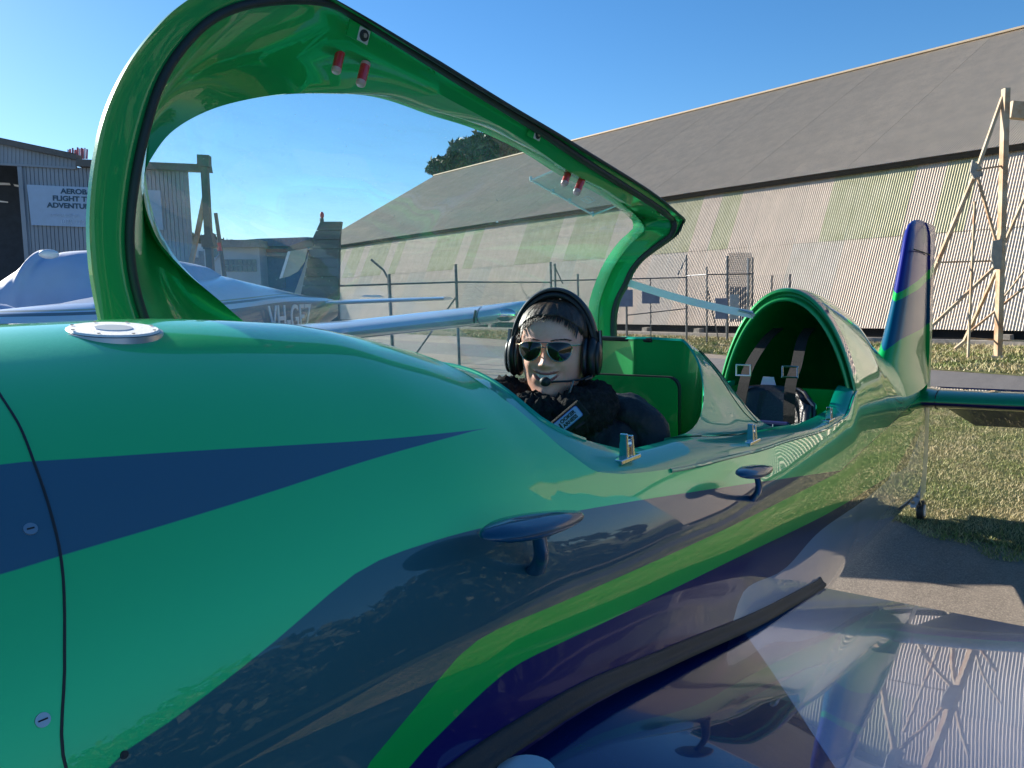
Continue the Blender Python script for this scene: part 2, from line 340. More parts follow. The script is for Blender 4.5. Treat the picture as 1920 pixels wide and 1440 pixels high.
# outer skin
N = 26
Xs = np.r_[np.linspace(-2.35, -.60, 60), XF-.002]
Xm = np.r_[XF, -.584, -.582, -.58, -.575, -.57, -.565, -.56, -.553, -.546, -.538, -.53, -.52, -.51, -.5, -.49, -.48, -.465, -.45, -.435, np.linspace(-.42, XR, 60)]
Xe = np.r_[XR+.001, np.linspace(1.70, 4.62, 90)]
rows = []
for X in np.r_[Xs, Xm, Xe]:
    y0 = float(T_lip(X)) if XF <= X <= XR else 0.
    p = section(X, y0, N); port = np.c_[np.full(len(p), X), -p[:, 0], p[:, 1]]; star = np.c_[np.full(len(p), X), p[:, 0], p[:, 1]]
    rows.append(np.vstack([port, star[::-1][1:]]))
nA = len(rows[0]); sg = []
v, f = grid(rows)
f2 = []
ncol = nA; i1 = len(Xs)+len(Xm)-1
for q in f:
    i = q[0]//ncol
    if i == i1: continue
    f2.append(q)
# close the top seam in front and behind (same points): weld
fus = mesh('fuselage', v, f2, M_body.m, plane, True)
bm = bmesh.new(); bm.from_mesh(fus.data); bmesh.ops.remove_doubles(bm, verts=bm.verts, dist=.0006); bmesh.ops.recalc_face_normals(bm, faces=bm.faces)
bm.to_mesh(fus.data); bm.free(); fus.data.set_sharp_from_angle(angle=math.radians(38))
# side skin between the rear end of the sill grid and the tail part (below the lip)
pa = section(XR, float(T_lip(XR)), 30); pb = section(XR+.001, 0., 200)
# stitch: for each side keep the tail section points with |y| beyond the lip
for sgn in (-1, 1):
    A = np.c_[np.full(len(pa), XR), sgn*pa[:, 0], pa[:, 1]]; Bq = A+np.array([.0012, 0, 0]); vv, ff = grid([A, Bq]); mesh('skin_joint', vv, ff, M_body.m, plane, True)
# rounded cowl front
nose = section(-2.35, 0, 26); r0 = np.vstack([np.c_[np.full(len(nose), -2.35), -nose[:, 0], nose[:, 1]], np.c_[np.full(len(nose), -2.35), nose[:, 0], nose[:, 1]][::-1][1:]])
cN = np.array([-2.42, 0, 1.3]); rr = [r0]
for k, s_ in ((-2.39, .96), (-2.42, .86), (-2.43, .5), (-2.43, .02)):
    q = cN+(r0-cN)*s_; q[:, 0] = k; rr.append(q)
vv, ff = grid(rr); mesh('cowl_front', vv, ff, M_body.m, plane, True, 40)
MB().ell((-2.50, 0, 1.33), (.30, .14, .14), n=24).build('spinner', M_green, plane, True)
# cowl joint: dark groove ring with a raised rear lip
def ring(X, off, y0=0., n=40):
    p = section(X, y0, n); c = np.array([0, (p[:, 1].max()+p[:, 1].min())/2]); d = np.zeros_like(p); t = np.gradient(p, axis=0); d[:, 0] = -t[:, 1]; d[:, 1] = t[:, 0]
    d /= np.linalg.norm(d, axis=1)[:, None]; p = p+d*off
    P = np.c_[np.full(len(p), X), -p[:, 0], p[:, 1]]; Q = np.c_[np.full(len(p), X), p[:, 0], p[:, 1]][::-1][1:]
    return np.vstack([P, Q])
def jring(dx, off, n=60):
    hp_ = [hit(x, y) for x, y in ((121, 1430), (121, 1250), (115, 1050), (92, 950), (65, 870), (32, 790), (0, 740))]; f_ = interp([(.6, hp_[0][0])]+[(p[2], p[0]) for p in hp_]+[(1.765, hp_[-1][0]+.05)]); base = section(-1.24, 0., n); out = []
    for j, (y, z) in enumerate(base):
        X = float(f_(z))+dx; q = section(X, 0., n); t = q[min(j+1, len(q)-1)]-q[max(j-1, 0)]; nn = np.array([-t[1], t[0]]); nn /= np.linalg.norm(nn)+1e-9; q = q[j]+nn*off; out.append((X, q[0], q[1]))
    P = np.array(out); Q = P[::-1][1:].copy(); P = P.copy(); P[:, 1] *= -1; return np.vstack([P, Q])
vv, ff = grid([jring(-.0011, .0003), jring(-.0006, .0009), jring(.0006, .0009), jring(.0011, .0003)]); mesh('cowl_joint', vv, ff, G['rubber'], plane, True)
# sill strip between lip and opening edge --------------------------------
OPEN = resample([(-.43, 0), (-.435, -.1), (-.455, -.2), (-.46, -.26), (-.44, -.285), (-.394, -.298), (-.229, -.30), (-.055, -.29), (.10, -.27), (.20, -.235), (.245, -.19)], 70)
OPEN2 = None
def lipz(X): return float(ztop(X, float(T_lip(X))))
def sillz(X, y):
    l = float(T_lip(X)); zl = lipz(X)
    if X < -.42: 
        return float(ztop(X, y))-.012
    k = min(1, (X+.42)/.2); dom = float(ztop(X, y)); rs = float(np.interp(X, [-.42, -.2, 0., .4, 1., 1.66], [.03, .038, .048, .034, .024, .024])); s1 = min(1, max(0, (l-abs(y))/.065)); flat = zl+rs*s1*(2-s1)+.008
    return dom*(1-k)+flat*k-.012
def lip_pt(X, dz=0, dy=0): return np.array([X, -(float(T_lip(X))-dy), lipz(X)+dz])
Ls = [];
lipcurve = np.array([[X, -float(T_lip(X))] for X in np.r_[Xm]])
def near_lip(n=150): return resample(lipcurve, n, smooth=False)
LC = near_lip(150)
opfull = resample([(-.43, 0), (-.435, -.1), (-.455, -.2), (-.46, -.26), (-.44, -.285), (-.394, -.298), (-.229, -.30), (-.055, -.29), (.10, -.275), (.22, -.265), (.45, -.26), (.62, -.255), (.75, -.258), (1.017, -.25), (1.3, -.235), (1.438, -.225), (1.55, -.215), (1.66, -.21)], 150)
for sgn, nm in ((1, 'sill_flange'), (-1, 'sill_flange')):
    rows = []
    for k, tt in enumerate((0, 0.001, .03, .07, .12, .3, .6, .9, 1.0)):
        r = []
        for a, b in zip(LC, opfull):
            X, y = a*(1-tt)+b*tt
            z = lipz(a[0]) if k == 0 else sillz(X, y)
            if k == 1: z = lipz(a[0])-.010
            if k == 3: z -= .003
            if k == 4: z += .001
            r.append((X, y*sgn, z))
        rows.append(np.array(r))
    last = rows[-1].copy(); last[:, 2] -= .004; last[:, 1] *= .99; rows.append(last); l2 = last.copy(); l2[:, 2] -= .04; rows.append(l2)
    vv, ff = grid(rows); mesh(nm, vv, ff, M_teal, plane, True, 50)
# small raised bead along the lip on the outside
for sgn in (1, -1):
    P = np.array([(a[0], a[1]*sgn*1.006, lipz(a[0])-.003) for a in LC[40:]]); MB().tube(P, .0045, 8).build('sill_bead', M_teal, plane, True)
# saddle between the cockpits ------------------------------------------
def saddle_z(X, y):
    zt = float(np.interp(X, [.30, .40, .52, .66, .80, .92, 1.0], [1.66, 1.655, 1.615, 1.54, 1.47, 1.42, 1.40])); wt = float(np.interp(X, [.3, .45, 1.0], [.135, .12, .10])); e = .272; zs = sillz(X, .275)+.002
    q = np.clip((abs(y)-wt)/(e-wt), 0, 1); return zt+(zs-zt)*(q**1.3*(1-q)+q*q*(3-2*q)*q) if True else 0
rows = []
for X in np.linspace(.20, .78, 30):
    r = []
    for y in np.linspace(-.278, .278, 71):
        q = min(1, abs(y)/.278); xs = X
        # rear edge curves forward in the middle, front edge curves aft in the middle
        fx = .385+.03*math.sin(q*math.pi)-.40*q**7; rx = .50+.20*q**1.6+.05*q**8
        t_ = (X-.20)/.58; xx = fx+(rx-fx)*t_
        r.append((xx, y, saddle_z(xx, y)))
    rows.append(np.array(r))
fr = rows[0].copy(); fr2 = fr.copy(); fr[:, 2] -= .01; fr[:, 0] += .0
rim = rows[0].copy(); rim[:, 0] -= .006; rim[:, 2] -= .006
vv, ff = grid([rim]+rows); mesh('cockpit_divider', vv, ff, M_teal, plane, True, 50)
# front bulkhead wall (behind the front seat)
rows = []
for k in range(12):
    t_ = k/11; r = rim.copy(); r[:, 0] += .004-.02*math.sin(t_*2.2); r[:, 2] = rim[:, 2]*(1-t_)+.85*t_; r[:, 1] *= (1-.05*t_); rows.append(r)
vv, ff = grid(rows); mesh('front_bulkhead', vv, ff, M_inner, plane, True, 60)
back = []
for k in range(6):
    t_ = k/5; r = vv[:0]; 
# locker door on the bulkhead, rounded corners, with a seam groove
def rrect(w, h, r, n=6):
    o = []
    for cx, cy, a in ((w/2-r, h/2-r, 0), (-w/2+r, h/2-r, 90), (-w/2+r, -h/2+r, 180), (w/2-r, -h/2+r, 270)):
        for k in range(n+1):
            t_ = math.radians(a+90*k/n); o.append((cx+r*math.cos(t_), cy+r*math.sin(t_)))
    return np.array(o)
door = rrect(.27, .24, .03); MB().prism([(.337, -.02+p[0], 1.44+p[1]) for p in door], (-.012, 0, 0)).build('locker_seam', G['rubber'], plane)
door = rrect(.262, .232, .028); MB().prism([(.334, -.02+p[0], 1.44+p[1]) for p in door], (-.013, 0, 0)).build('locker_door', M_inner, plane)
# recessed window on the port slope of the divider
win = [(.44, -.142), (.50, -.175), (.56, -.20), (.63, -.222), (.66, -.222), (.64, -.19), (.58, -.155), (.52, -.13), (.47, -.12)]
def dpt(t_, q):
    fx = .385+.03*math.sin(q*math.pi)-.40*q**7; rx = .50+.20*q**1.6+.05*q**8; X = fx+(rx-fx)*t_; y = -q*.278; return (X, y, saddle_z(X, y)+.003)
wv = [dpt(a, b) for a, b in resample([(.50, .50), (.66, .49), (.90, .56), (.93, .70), (.93, .84), (.88, .90), (.80, .84), (.66, .70), (.55, .60)], 40, closed=True)]
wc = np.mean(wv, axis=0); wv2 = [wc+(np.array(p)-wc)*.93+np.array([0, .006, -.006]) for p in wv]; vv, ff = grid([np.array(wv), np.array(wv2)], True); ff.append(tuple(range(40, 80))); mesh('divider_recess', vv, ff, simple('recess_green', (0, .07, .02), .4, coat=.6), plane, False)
# ------------------------------------------------------------------ cockpit tub
rows = []
tubx = opfull
for dz, sc in ((0, .985), (-.10, .99), (-.25, .97), (-.42, .85), (-.44, 0.02)):
    L = np.array([(a[0], a[1]*sc, sillz(a[0], a[1])-.02+dz if sc > .5 else .85) for a in tubx]); Rr = L[::-1].copy(); Rr[:, 1] *= -1; rows.append(np.vstack([L, Rr]))
vv, ff = grid(rows); mesh('cockpit_tub', vv, ff, M_inner, plane, True, 60)
# instrument panel coaming lip
P = np.array([(X, y, sillz(X, y)-.002) for X, y in opfull[:24]]); P2 = P[::-1].copy(); P2[:, 1] *= -1
MB().tube(np.vstack([P2[:-1], P]), .006, 8).build('coaming_edge', M_teal, plane, True)
# ------------------------------------------------------------------ rear fairing hoop
def arch(X, sc, zlow, n=80, lean=0., w=None, zc=None, zt=None):
    w = w or .30; zc = zc or 1.12; zt = zt or 1.77; a = np.linspace(0, math.pi, n)
    y = -w*sc*np.cos(a); z = zlow+(zt-(1-sc)*.35-zlow)*np.sin(a)**.92
    return np.stack([X-lean*(z-zlow), y, z], 1)
sec = section(XR+.001, 0, 60)[:60]; sec = sec[sec[:, 1] > 1.23]
outer = np.vstack([np.c_[np.full(len(sec), XR+.001), -sec[:, 0], sec[:, 1]][::-1], np.c_[np.full(len(sec), XR+.001), sec[:, 0], sec[:, 1]][1:]]); outer = resample(outer, 80, smooth=False)
cO = np.array([XR, 0, 1.26])
def insc(s_, dx, dzz=0): q = cO+(outer-cO)*np.array([1, s_, s_]); q[:, 0] = XR+dx; q[:, 2] = np.maximum(q[:, 2], 1.235); return q
rowsH = [outer, insc(.995, -.010), insc(.975, -.014), insc(.968, .004), insc(.955, .012), insc(.94, .010), insc(.925, -.012)]
vv, ff = grid(rowsH); mesh('fairing_flange', vv, ff, M_green, plane, True, 45)
rowsI = [insc(.925, -.012), insc(.91, -.018), insc(.90, -.01), insc(.895, .03), insc(.84, .28), insc(.70, .55), insc(.4, .72), insc(.02, .75)]
vv, ff = grid(rowsI); mesh('rear_shell', vv, ff, M_inner, plane, True, 50)
P = insc(.912, -.018); MB().tube(P, .007, 8).build('fairing_rim', M_green, plane, True)
# ------------------------------------------------------------------ fin, rudder
M_fin = None
M_fin = paint_mat('fin_paint', lambda m, s, below, cl: m.mix(below([(3, .80), (4.4, .84), (5.3, .92)]), m.mix(below([(3, 1.36), (3.5, 1.37), (3.7, 1.40), (4.3, 1.42), (5.2, 1.49)]), m.mix(below([(3, 1.67), (3.85, 1.66), (4.2, 1.69), (5.2, 1.85)]), m.mix(below([(3, 1.71), (3.9, 1.71), (4.2, 1.75), (5.2, 1.92)]), (.012, .016, .20, 1), (0, .42, .06, 1)), (.0, .08, .15, 1)), (0, .36, .07, 1)), (*PALE, 1)))
M_fin.b.inputs['Coat Weight'].default_value = .35; M_fin.b.inputs['Coat IOR'].default_value = 1.4
def foil(n=24, t=.12, cusp=1.):
    x = (1-np.cos(np.linspace(0, math.pi, n)))/2; y = 5*t*(.2969*np.sqrt(x)-.126*x-.3516*x**2+.2843*x**3-.1036*x**4); return x, y
LE = interp([(.95, 3.30), (1.20, 3.32), (1.30, 3.42), (1.353, 3.50), (1.45, 3.62), (1.678, 3.83), (1.9, 3.99), (2.083, 4.12), (2.15, 4.20), (2.185, 4.32), (2.20, 4.5)])
TE = interp([(.1, 5.32), (.195, 5.30), (1.0, 5.24), (2.1, 5.20), (2.20, 5.12)])
xH = 4.66
rows = []
fx, fy = foil(26, .115)
for z in [1.1, 1.15, 1.2, 1.26, 1.32, 1.4, 1.5, 1.6, 1.7, 1.8, 1.9, 2.0, 2.06, 2.11, 2.15, 2.175, 2.19, 2.2]:
    le = float(LE(z)); te = 5.22; c = te-le; k = 1. if z < 2.06 else max(.06, math.sqrt(max(0, 1-((z-2.06)/.142)**2))); fl = 1+.35*max(0, (1.36-z)/.2)**2 if z < 1.36 else 1
    xx = le+fx*c; yy = fy*c*k*.80*fl; keep = xx < xH; xa = np.r_[xx[keep], xH-.004]; ya = np.r_[yy[keep], np.interp(xH, xx, yy)]
    ti = np.linspace(0, 1, 20)**1.6; xi = xa[0]+(xa[-1]-xa[0])*ti; yi = np.interp(xi, xa, ya); yi[0] = 0
    rows.append(np.vstack([np.c_[xi, -yi, np.full(20, z)][::-1], np.c_[xi, yi, np.full(20, z)][1:]]))
vv, ff = grid(rows); ff.append(tuple(range(len(vv)-39, len(vv)))); mesh('fin', vv, ff, M_fin.m, plane, True, 50)
rows = []
for z in [.14, .155, .2, .4, .7, .9, 1.1, 1.3, 1.5, 1.7, 1.9, 2.0, 2.06, 2.11, 2.15, 2.175, 2.19]:
    te = 5.22 if z > .2 else 5.18; k = 1. if z < 2.06 else max(.08, math.sqrt(max(0, 1-((z-2.06)/.142)**2))); base = float(np.interp(z, [.1, .4, .8, 1.3, 2.2], [.035, .045, .055, .07, .05]))*k*(1 if z > .16 else .4)
    s_ = np.linspace(0, 1, 12); xi = xH+s_*(te-xH); yi = base*(1-s_)**.9+.004*k
    rows.append(np.vstack([np.c_[xi, -yi, np.full(12, z)][::-1], np.c_[xi, yi, np.full(12, z)]]))
vv, ff = grid(rows, True); n_ = len(rows[0]); ff.append(tuple(range(n_))); ff.append(tuple(range(len(vv)-n_, len(vv)))); mesh('rudder', vv, ff, M_fin.m, plane, True, 40)
m_ = MB()
for zz in (1.98,):
    m_.tube([(4.05, -.055, 1.985), (4.3, -.063, 1.975), (4.6, -.066, 1.96)], .004, 6)
m_.build('fin_seam', G['rubber'], plane)
# ------------------------------------------------------------------ stabiliser + elevator (both sides)
for sgn in (-1, 1):
    rows = []
    for y in (0.02, .10, .14, .5, 1.0, 1.4, 1.55, 1.58):
        c = .52-.10*y; le = 4.37+.09*y; k = 1 if y < 1.5 else (.75 if y < 1.57 else .2); s_ = np.linspace(0, 1, 16)**1.7; th = .062*k*(1 if y > .12 else 1.12)
        up = th*np.sqrt(np.clip(1-(1-s_/.42)**2, 0, 1)); up = np.where(s_ > .42, th*(1-.35*(s_-.42)/.58), up)
        x = le+s_*c; zc = .965
        rows.append(np.vstack([np.c_[x, np.full(16, sgn*y), zc+up][::-1], np.c_[x, np.full(16, sgn*y), zc-up][1:]]))
    vv, ff = grid(rows, True); n_ = len(rows[0]); ff += [tuple(range(len(vv)-n_, len(vv)))]
    M_stab = paint_mat('stabiliser_paint', lambda m, s, below, cl: m.mix(cl(m.math('MULTIPLY', m.math('SUBTRACT', .962, s[2]), 500)), (0, .30, .10, 1), (.010, .010, .10, 1))) if sgn == -1 else M_stab
    mesh('stabiliser', vv, ff, M_stab.m, plane, True, 50)
    MB().tube([(4.385+.52*s0, sgn*.155, .965+z0) for s0, z0 in ((.45, .058), (.2, .06), (.05, .04), (0, 0), (.05, -.042), (.2, -.062), (.45, -.06))], .003, 6).build('stabiliser_seam', G['rubber'], plane)
    # drooped elevator
    d = np.array([math.cos(math.radians(38)), 0, -math.sin(math.radians(38))]); nn = np.array([d[2]*-1, 0, d[0]]); nn = np.array([math.sin(math.radians(38)), 0, math.cos(math.radians(38))])
    rows = []
    for y, c0 in ((.05, .05), (.08, .10), (.30, .42), (.32, .44), (.6, .43), (1.0, .40), (1.45, .36), (1.56, .34)):
        hx = 4.86-.01*y; s_ = np.linspace(0, 1, 8); th = .052*(1-s_)+.006
        P = np.array([hx, sgn*y, .965])+np.outer(s_*c0, d)
        rows.append(np.vstack([(P+np.outer(th, nn))[::-1], P-np.outer(th, nn)]))
    vv, ff = grid(rows, True); n_ = len(rows[0]); ff += [tuple(range(n_)), tuple(range(len(vv)-n_, len(vv)))]
    mesh('elevator', vv, ff, M_navy, plane, True, 40)
# tail wheel
m_ = MB(); m_.tube([(4.35, 0, .27), (4.6, 0, .2), (4.78, 0, .13), (4.84, -.02, .085)], [.02, .016, .013, .012], 8); m_.beam((4.62, -.03, .25), (4.82, -.03, .12), .012); m_.build('tail_spring', G['steel'], plane, True)
tw = MB(); tw.disc((4.86, -.045, .075), (0, 1, 0), .075, .045, 24, up=(0, 0, 1)); tw.build('tail_wheel', G['rubber'], plane, True, bevel=.008); MB().disc((4.86, -.052, .075), (0, 1, 0), .045, .056, 20).build('wheel_hub', G['white'], plane, True)
# ------------------------------------------------------------------ wings
def wing_pts(): pass
ru = interp([(-1.30, 1.12), (-1.27, 1.165), (-1.2, 1.205), (-1.1, 1.237), (-.9, 1.262), (-.7, 1.245), (-.37, 1.172), (0, 1.083), (.4, .985), (.875, .872)])
rl = interp([(-1.30, 1.12), (-1.28, 1.085), (-1.2, 1.045), (-1.0, 1.0), (-.5, .94), (0, .89), (.5, .868), (.875, .862)])
def wing_regions(m, s, below, cl):
    ay = m.math('ABSOLUTE', s[1])
    # pale area outboard and aft of a slanted edge
    e = m.math('SUBTRACT', m.math('ADD', s[0], m.math('MULTIPLY', m.math('SUBTRACT', ay, .36), 1.62)), .155)
    nv = m.mix(m.noise(1.6, 2, .5, m.pos()), (.008, .008, .10, 1), (.006, .03, .11, 1))
    return m.mix(cl(m.math('MULTIPLY_ADD', e, 600., .5)), nv, (.22, .40, .74, 1))
MK = .62; M_wing = paint_mat('wing_paint', wing_regions); MK = .3;  M_wing.b.inputs['Roughness'].default_value = .14; M_wing.b.inputs['Coat IOR'].default_value = 1.36
def wing(sgn):
    rows = []
    for y in np.r_[.20, .36, np.linspace(.42, 3.85, 16), 3.95, 3.99]:
        q = (y-.36)/3.6; te = .875-.10*q; le = -1.30+.75*q; k = (te-le)/2.175*(1-.22*min(1, max(0, (y-.36)/.5))**.8); z0 = .87+.04*q+.02*q; tipk = 1 if y < 3.9 else (.7 if y < 3.97 else .15)
        s_ = (1-np.cos(np.linspace(0, math.pi, 40)))/2; xr = .875-s_*2.175; X = te-s_*(te-le)
        zu = z0+(ru(xr)-.87)*k; zl = z0+(rl(xr)-.87)*k; zm = (zu+zl)/2; zu = zm+(zu-zm)*tipk; zl = zm+(zl-zm)*tipk
        rows.append(np.vstack([np.c_[X, np.full(40, sgn*y), zu], np.c_[X, np.full(40, sgn*y), zl][::-1][1:-1]]))
    vv, ff = grid(rows, True); n_ = len(rows[0]); ff += [tuple(range(len(vv)-n_, len(vv)))]
    return mesh('wing', vv, ff, M_wing.m, plane, True, 60)
wing(-1); wing(1)
# rubber fillet strip along both wing roots
def bodyy(X, z):
    w, zc, zb = float(T_w(X)), float(T_zc(X)), float(T_zb(X)); 
    return w*(max(0, 1-(abs(zc-z)/(zc-zb))**2.6))**(1/2.6) if z < zc else w*(max(0, 1-((z-zc)/(float(T_zt(X))-zc))**float(T_n(X))))**(1/float(T_n(X)))
for sgn in (-1, 1):
    Xq = np.r_[np.linspace(-1.28, .90, 60)]; prof = []
    for X in Xq:
        z = float(ru(min(X, .875)))+.004; y = bodyy(X, z+.01)
        prof.append((X, y, z))
    prof = np.array(prof); R1 = []
    for a, (dy, dz) in enumerate(((-.006, .018), (.002, .019), (.006, .016), (.009, .009), (.014, .004), (.019, .002), (.020, -.004))):
        q = prof.copy(); q[:, 1] = (q[:, 1]+dy)*sgn; q[:, 2] += dz; R1.append(q)
    vv, ff = grid(R1); o = mesh('wing_root_seal', vv, ff, G['rubber'], plane, True, 60)
# wing cap and hand-hold steps
cp = onP(985, 1458, (-.8, -.6, 1.245), (.06, 0, 1)); MB().disc(cp, (-.05, 0, 1), .036, .004, 32).build('wing_cap', G['white'], plane, True)
# steps, latches, fasteners on the port flank
for (x0, y0, x1, y1, sx, sy, w_) in ((905, 1008, 1092, 966, 1000, 1068, .024), (1386, 892, 1446, 877, 1412, 934, .022)):
    b0 = hit(sx, sy); yy = b0[1]-.042
    a = onY(x0, y0, yy); b = onY(x1, y1, yy); c = (a+b)/2; L = np.linalg.norm(b-a)/2; d = (b-a)/np.linalg.norm(b-a); up = np.array([0, -.25, 1.]); up -= d*(up@d); up /= np.linalg.norm(up); sd_ = np.cross(d, up)
    st = MB(); v_ = []; f_ = []
    n_ = 36
    for k, (sc, h) in enumerate(((.90, -.004), (1, -.001), (1, .002), (.93, .006), (.5, .009), (.02, .010))):
        for i in range(n_):
            t_ = 2*math.pi*i/n_; ex = math.cos(t_); wy = math.sin(t_)*(1-.25*ex)
            v_.append(c+d*L*ex*sc+sd_*w_*wy*sc+up*h)
        if k: f_ += [((k-1)*n_+i, (k-1)*n_+(i+1) % n_, k*n_+(i+1) % n_, k*n_+i) for i in range(n_)]
    f_.append(tuple(range(n_))); st.add(v_, f_); st.build('hand_hold', M_step, plane, True, 60)
    s2 = MB(); bb = b0+np.array([.01, .004, -.006]); mid = (c+bb)/2+np.array([-.006, -.012, -.004]); P = resample([c+up*.0, mid, bb], 10)
    v_ = []; f_ = []
    for i, p in enumerate(P):
        k = .65+.5*(i/9)**2
        for j in range(14):
            t_ = 2*math.pi*j/14; v_.append(p+d*math.cos(t_)*.020*k+np.array([0, -.45, -.15])*math.sin(t_)*.018*k)
        if i: f_ += [((i-1)*14+j, (i-1)*14+(j+1) % 14, i*14+(j+1) % 14, i*14+j) for j in range(14)]
    s2.add(v_, f_); s2.build('hold_stalk', M_step, plane, True, 60)
# canopy latches standing on the sill
for X, Y in ((-.292, -.338), (.385, -.318), (1.225, -.284)):
    z = sillz(X, Y); c = np.array([X, Y, z]); l_ = MB()
    l_.box(c+(0, 0, .004), (.07, .022, .008)); l_.box(c+(-.007, 0, .027), (.007, .018, .045), taper=.75); l_.box(c+(.012, 0, .024), (.009, .02, .04), taper=.7); l_.tube([c+(-.008, 0, .030), c+(.018, 0, .028)], .007, 10)
    l_.build('canopy_latch', G['chrome'], plane, False, bevel=.0015); MB().box(c+(.002, .001, .018), (.010, .012, .03)).build('latch_hook', G['gold'], plane, bevel=.001)
    MB().box(c+(-.045, .004, .002), (.045, .012, .006)).build('latch_slot', M_teal, plane, bevel=.002)
# cowl fasteners
for x, y, r in ((57, 992, .0052), (80, 1350, .0052), (233, 1415, .003)):
    p = hit(x, y); e = 1e-3; c_ = hit(x+6, y); d_ = hit(x, y+6); nrm = np.cross(c_-p, d_-p); nrm /= np.linalg.norm(nrm); nrm *= np.sign(nrm@(CAMP-p))
    MB().disc(p-nrm*.0005, nrm, r, .0014, 20).build('cowl_screw', G['steel'] if r > .004 else G['rubber'], plane, True, 40)
    if r > .004: MB().box(p+nrm*.0010, (.0065, .0012, .0012), (np.cross(nrm, (0, 0, 1)), nrm, (0, 0, 1))).build('screw_slot', G['rubber'], plane)
# round filler cap on the deck
c = hit(213, 619); ca, cb_ = hit(230, 619), hit(213, 626); nrm = np.cross(ca-c, cb_-c); nrm /= np.linalg.norm(nrm); nrm *= np.sign(nrm[2]); nrm = nrm+np.array([0, 0, .55]); nrm /= np.linalg.norm(nrm); RC = np.linalg.norm(onP(312, 619, c, nrm)-onP(114, 619, c, nrm))/2
print('cap radius', RC, nrm)
MB().disc(c-nrm*.009, nrm, RC, .0085, 48).build('filler_cap_ring', G['steel'], plane, True, 40)
MB().disc(c+nrm*.0, nrm, RC*.90, .0022, 48).build('filler_cap', G['strap'], plane, True, 40)
MB().disc(c+nrm*.002, nrm, RC*.38, .0012, 36).build('filler_cap_centre', G['white'], plane, True, 40)
tx1 = np.cross(nrm, (0, 1, 0)); tx1 /= np.linalg.norm(tx1); tx2 = np.cross(nrm, tx1)
for k in range(8):
    a_ = k*math.pi/4; MB().disc(c+(tx1*math.cos(a_)+tx2*math.sin(a_))*RC*.82+nrm*.003, nrm, RC*.035, .0006, 10).build('cap_screw', G['galv'], plane)
# ------------------------------------------------------------------ open canopy
def pl(pts, Y):  # pixel list -> points on planes Y=const or per-point Y
    return [onY(p[0], p[1], p[2] if len(p) > 2 else Y) for p in pts]
hinge_o = [(1.38, .62, 1.42), (1.0, .55, 1.40), (.5, .50, 1.42), (0., .47, 1.47), (-.4, .42, 1.56)]
# outer rim edge, seal line, face edge, glass edge: closed loops from the front foot, over the top, to the rear foot, and back along the hinge
O = pl([(200, 640), (188, 592), (172, 500), (168, 400), (180, 290), (203, 200), (245, 115), (300, 45), (345, 5), (410, -34), (480, -52), (560, -38), (629, 0), (692, 37), (805, 107), (955, 199), (1067, 264), (1217, 356), (1276, 404)], .30)
O += [onX(x, y, X) for x, y, X in ((1285, 412, 1.40), (1280, 420, 1.41), (1271, 437, 1.405), (1253, 452, 1.40), (1224, 472, 1.40), (1203, 489, 1.40), (1187, 510, 1.40), (1176, 535, 1.40), (1162, 560, 1.40), (1155, 590, 1.40), (1154, 629, 1.40), (1158, 668, 1.40))]
Sg = pl([(285, 640), (267, 596), (249, 533), (240, 467), (242, 400), (253, 320), (271, 240), (293, 169), (324, 111), (369, 58), (413, 27), (467, 9), (533, 2), (587, 3), (631, 14), (664, 34), (727, 71), (840, 141), (990, 234), (1103, 309), (1213, 378), (1247, 402)], .325)
Sg += [onX(x, y, X) for x, y, X in ((1258, 412, 1.345), (1262, 424, 1.35), (1257, 439, 1.355), (1246, 449, 1.36), (1219, 469, 1.36), (1198, 487, 1.36), (1181, 509, 1.36), (1169, 535, 1.36), (1155, 562, 1.36), (1148, 590, 1.36), (1147, 629, 1.36), (1150, 668, 1.36))]
def face_pts():
    r = [(300, 640, .36), (281, 596, .36), (262, 533, .36), (252, 467, .36), (254, 400, .36), (264, 320, .36), (283, 240, .36), (306, 175, .36), (337, 120, .36), (381, 72, .36), (425, 43, .36), (475, 28, .36), (533, 24, .36), (585, 34, .36), (633, 62, .36), (660, 80, .36), (726, 122, .36), (838, 184, .355), (973, 257, .35), (1062, 318, .345), (1140, 358, .34), (1180, 385, .34)]
    o = [onY(x, y, Y) for x, y, Y in r]
    o += [onX(x, y, X) for x, y, X in ((1200, 402, 1.27), (1212, 420, 1.28), (1211, 432, 1.29), (1200, 442, 1.31), (1185, 455, 1.32), (1168, 477, 1.33), (1151, 504, 1.33), (1138, 533, 1.33), (1128, 562, 1.33), (1124, 590, 1.33), (1124, 629, 1.33), (1128, 668, 1.33))]
    return o
Fc = face_pts()
Gl = [onY(x, y, Y) for x, y, Y in ((530, 655, .56), (460, 605, .54), (410, 562, .51), (360, 520, .48), (322, 482, .455), (297, 450, .44), (280, 412, .43), (271, 380, .425), (269, 355, .425), (272, 325, .425), (283, 298, .43), (320, 249, .445), (378, 213, .47), (444, 191, .49), (533, 176, .50), (622, 174, .50), (720, 180, .49), (805, 206, .47), (880, 225, .44), (936, 247, .41), (1000, 277, .385), (1062, 321, .37), (1140, 361, .36), (1178, 392, .36))]
Gl += [onX(x, y, X) for x, y, X in ((1196, 408, 1.25), (1208, 424, 1.26), (1208, 434, 1.27), (1198, 444, 1.29), (1184, 457, 1.30), (1166, 479, 1.31), (1149, 505, 1.315), (1136, 534, 1.32), (1126, 563, 1.32), (1122, 590, 1.32), (1122, 629, 1.32), (1126, 668, 1.32))]
canopy = plane; M_bezel = simple('brushed_bezel', (.62, .64, .63), .45, .3)
NL = 220
def keyed(loop): return resample(loop, NL, smooth=True)
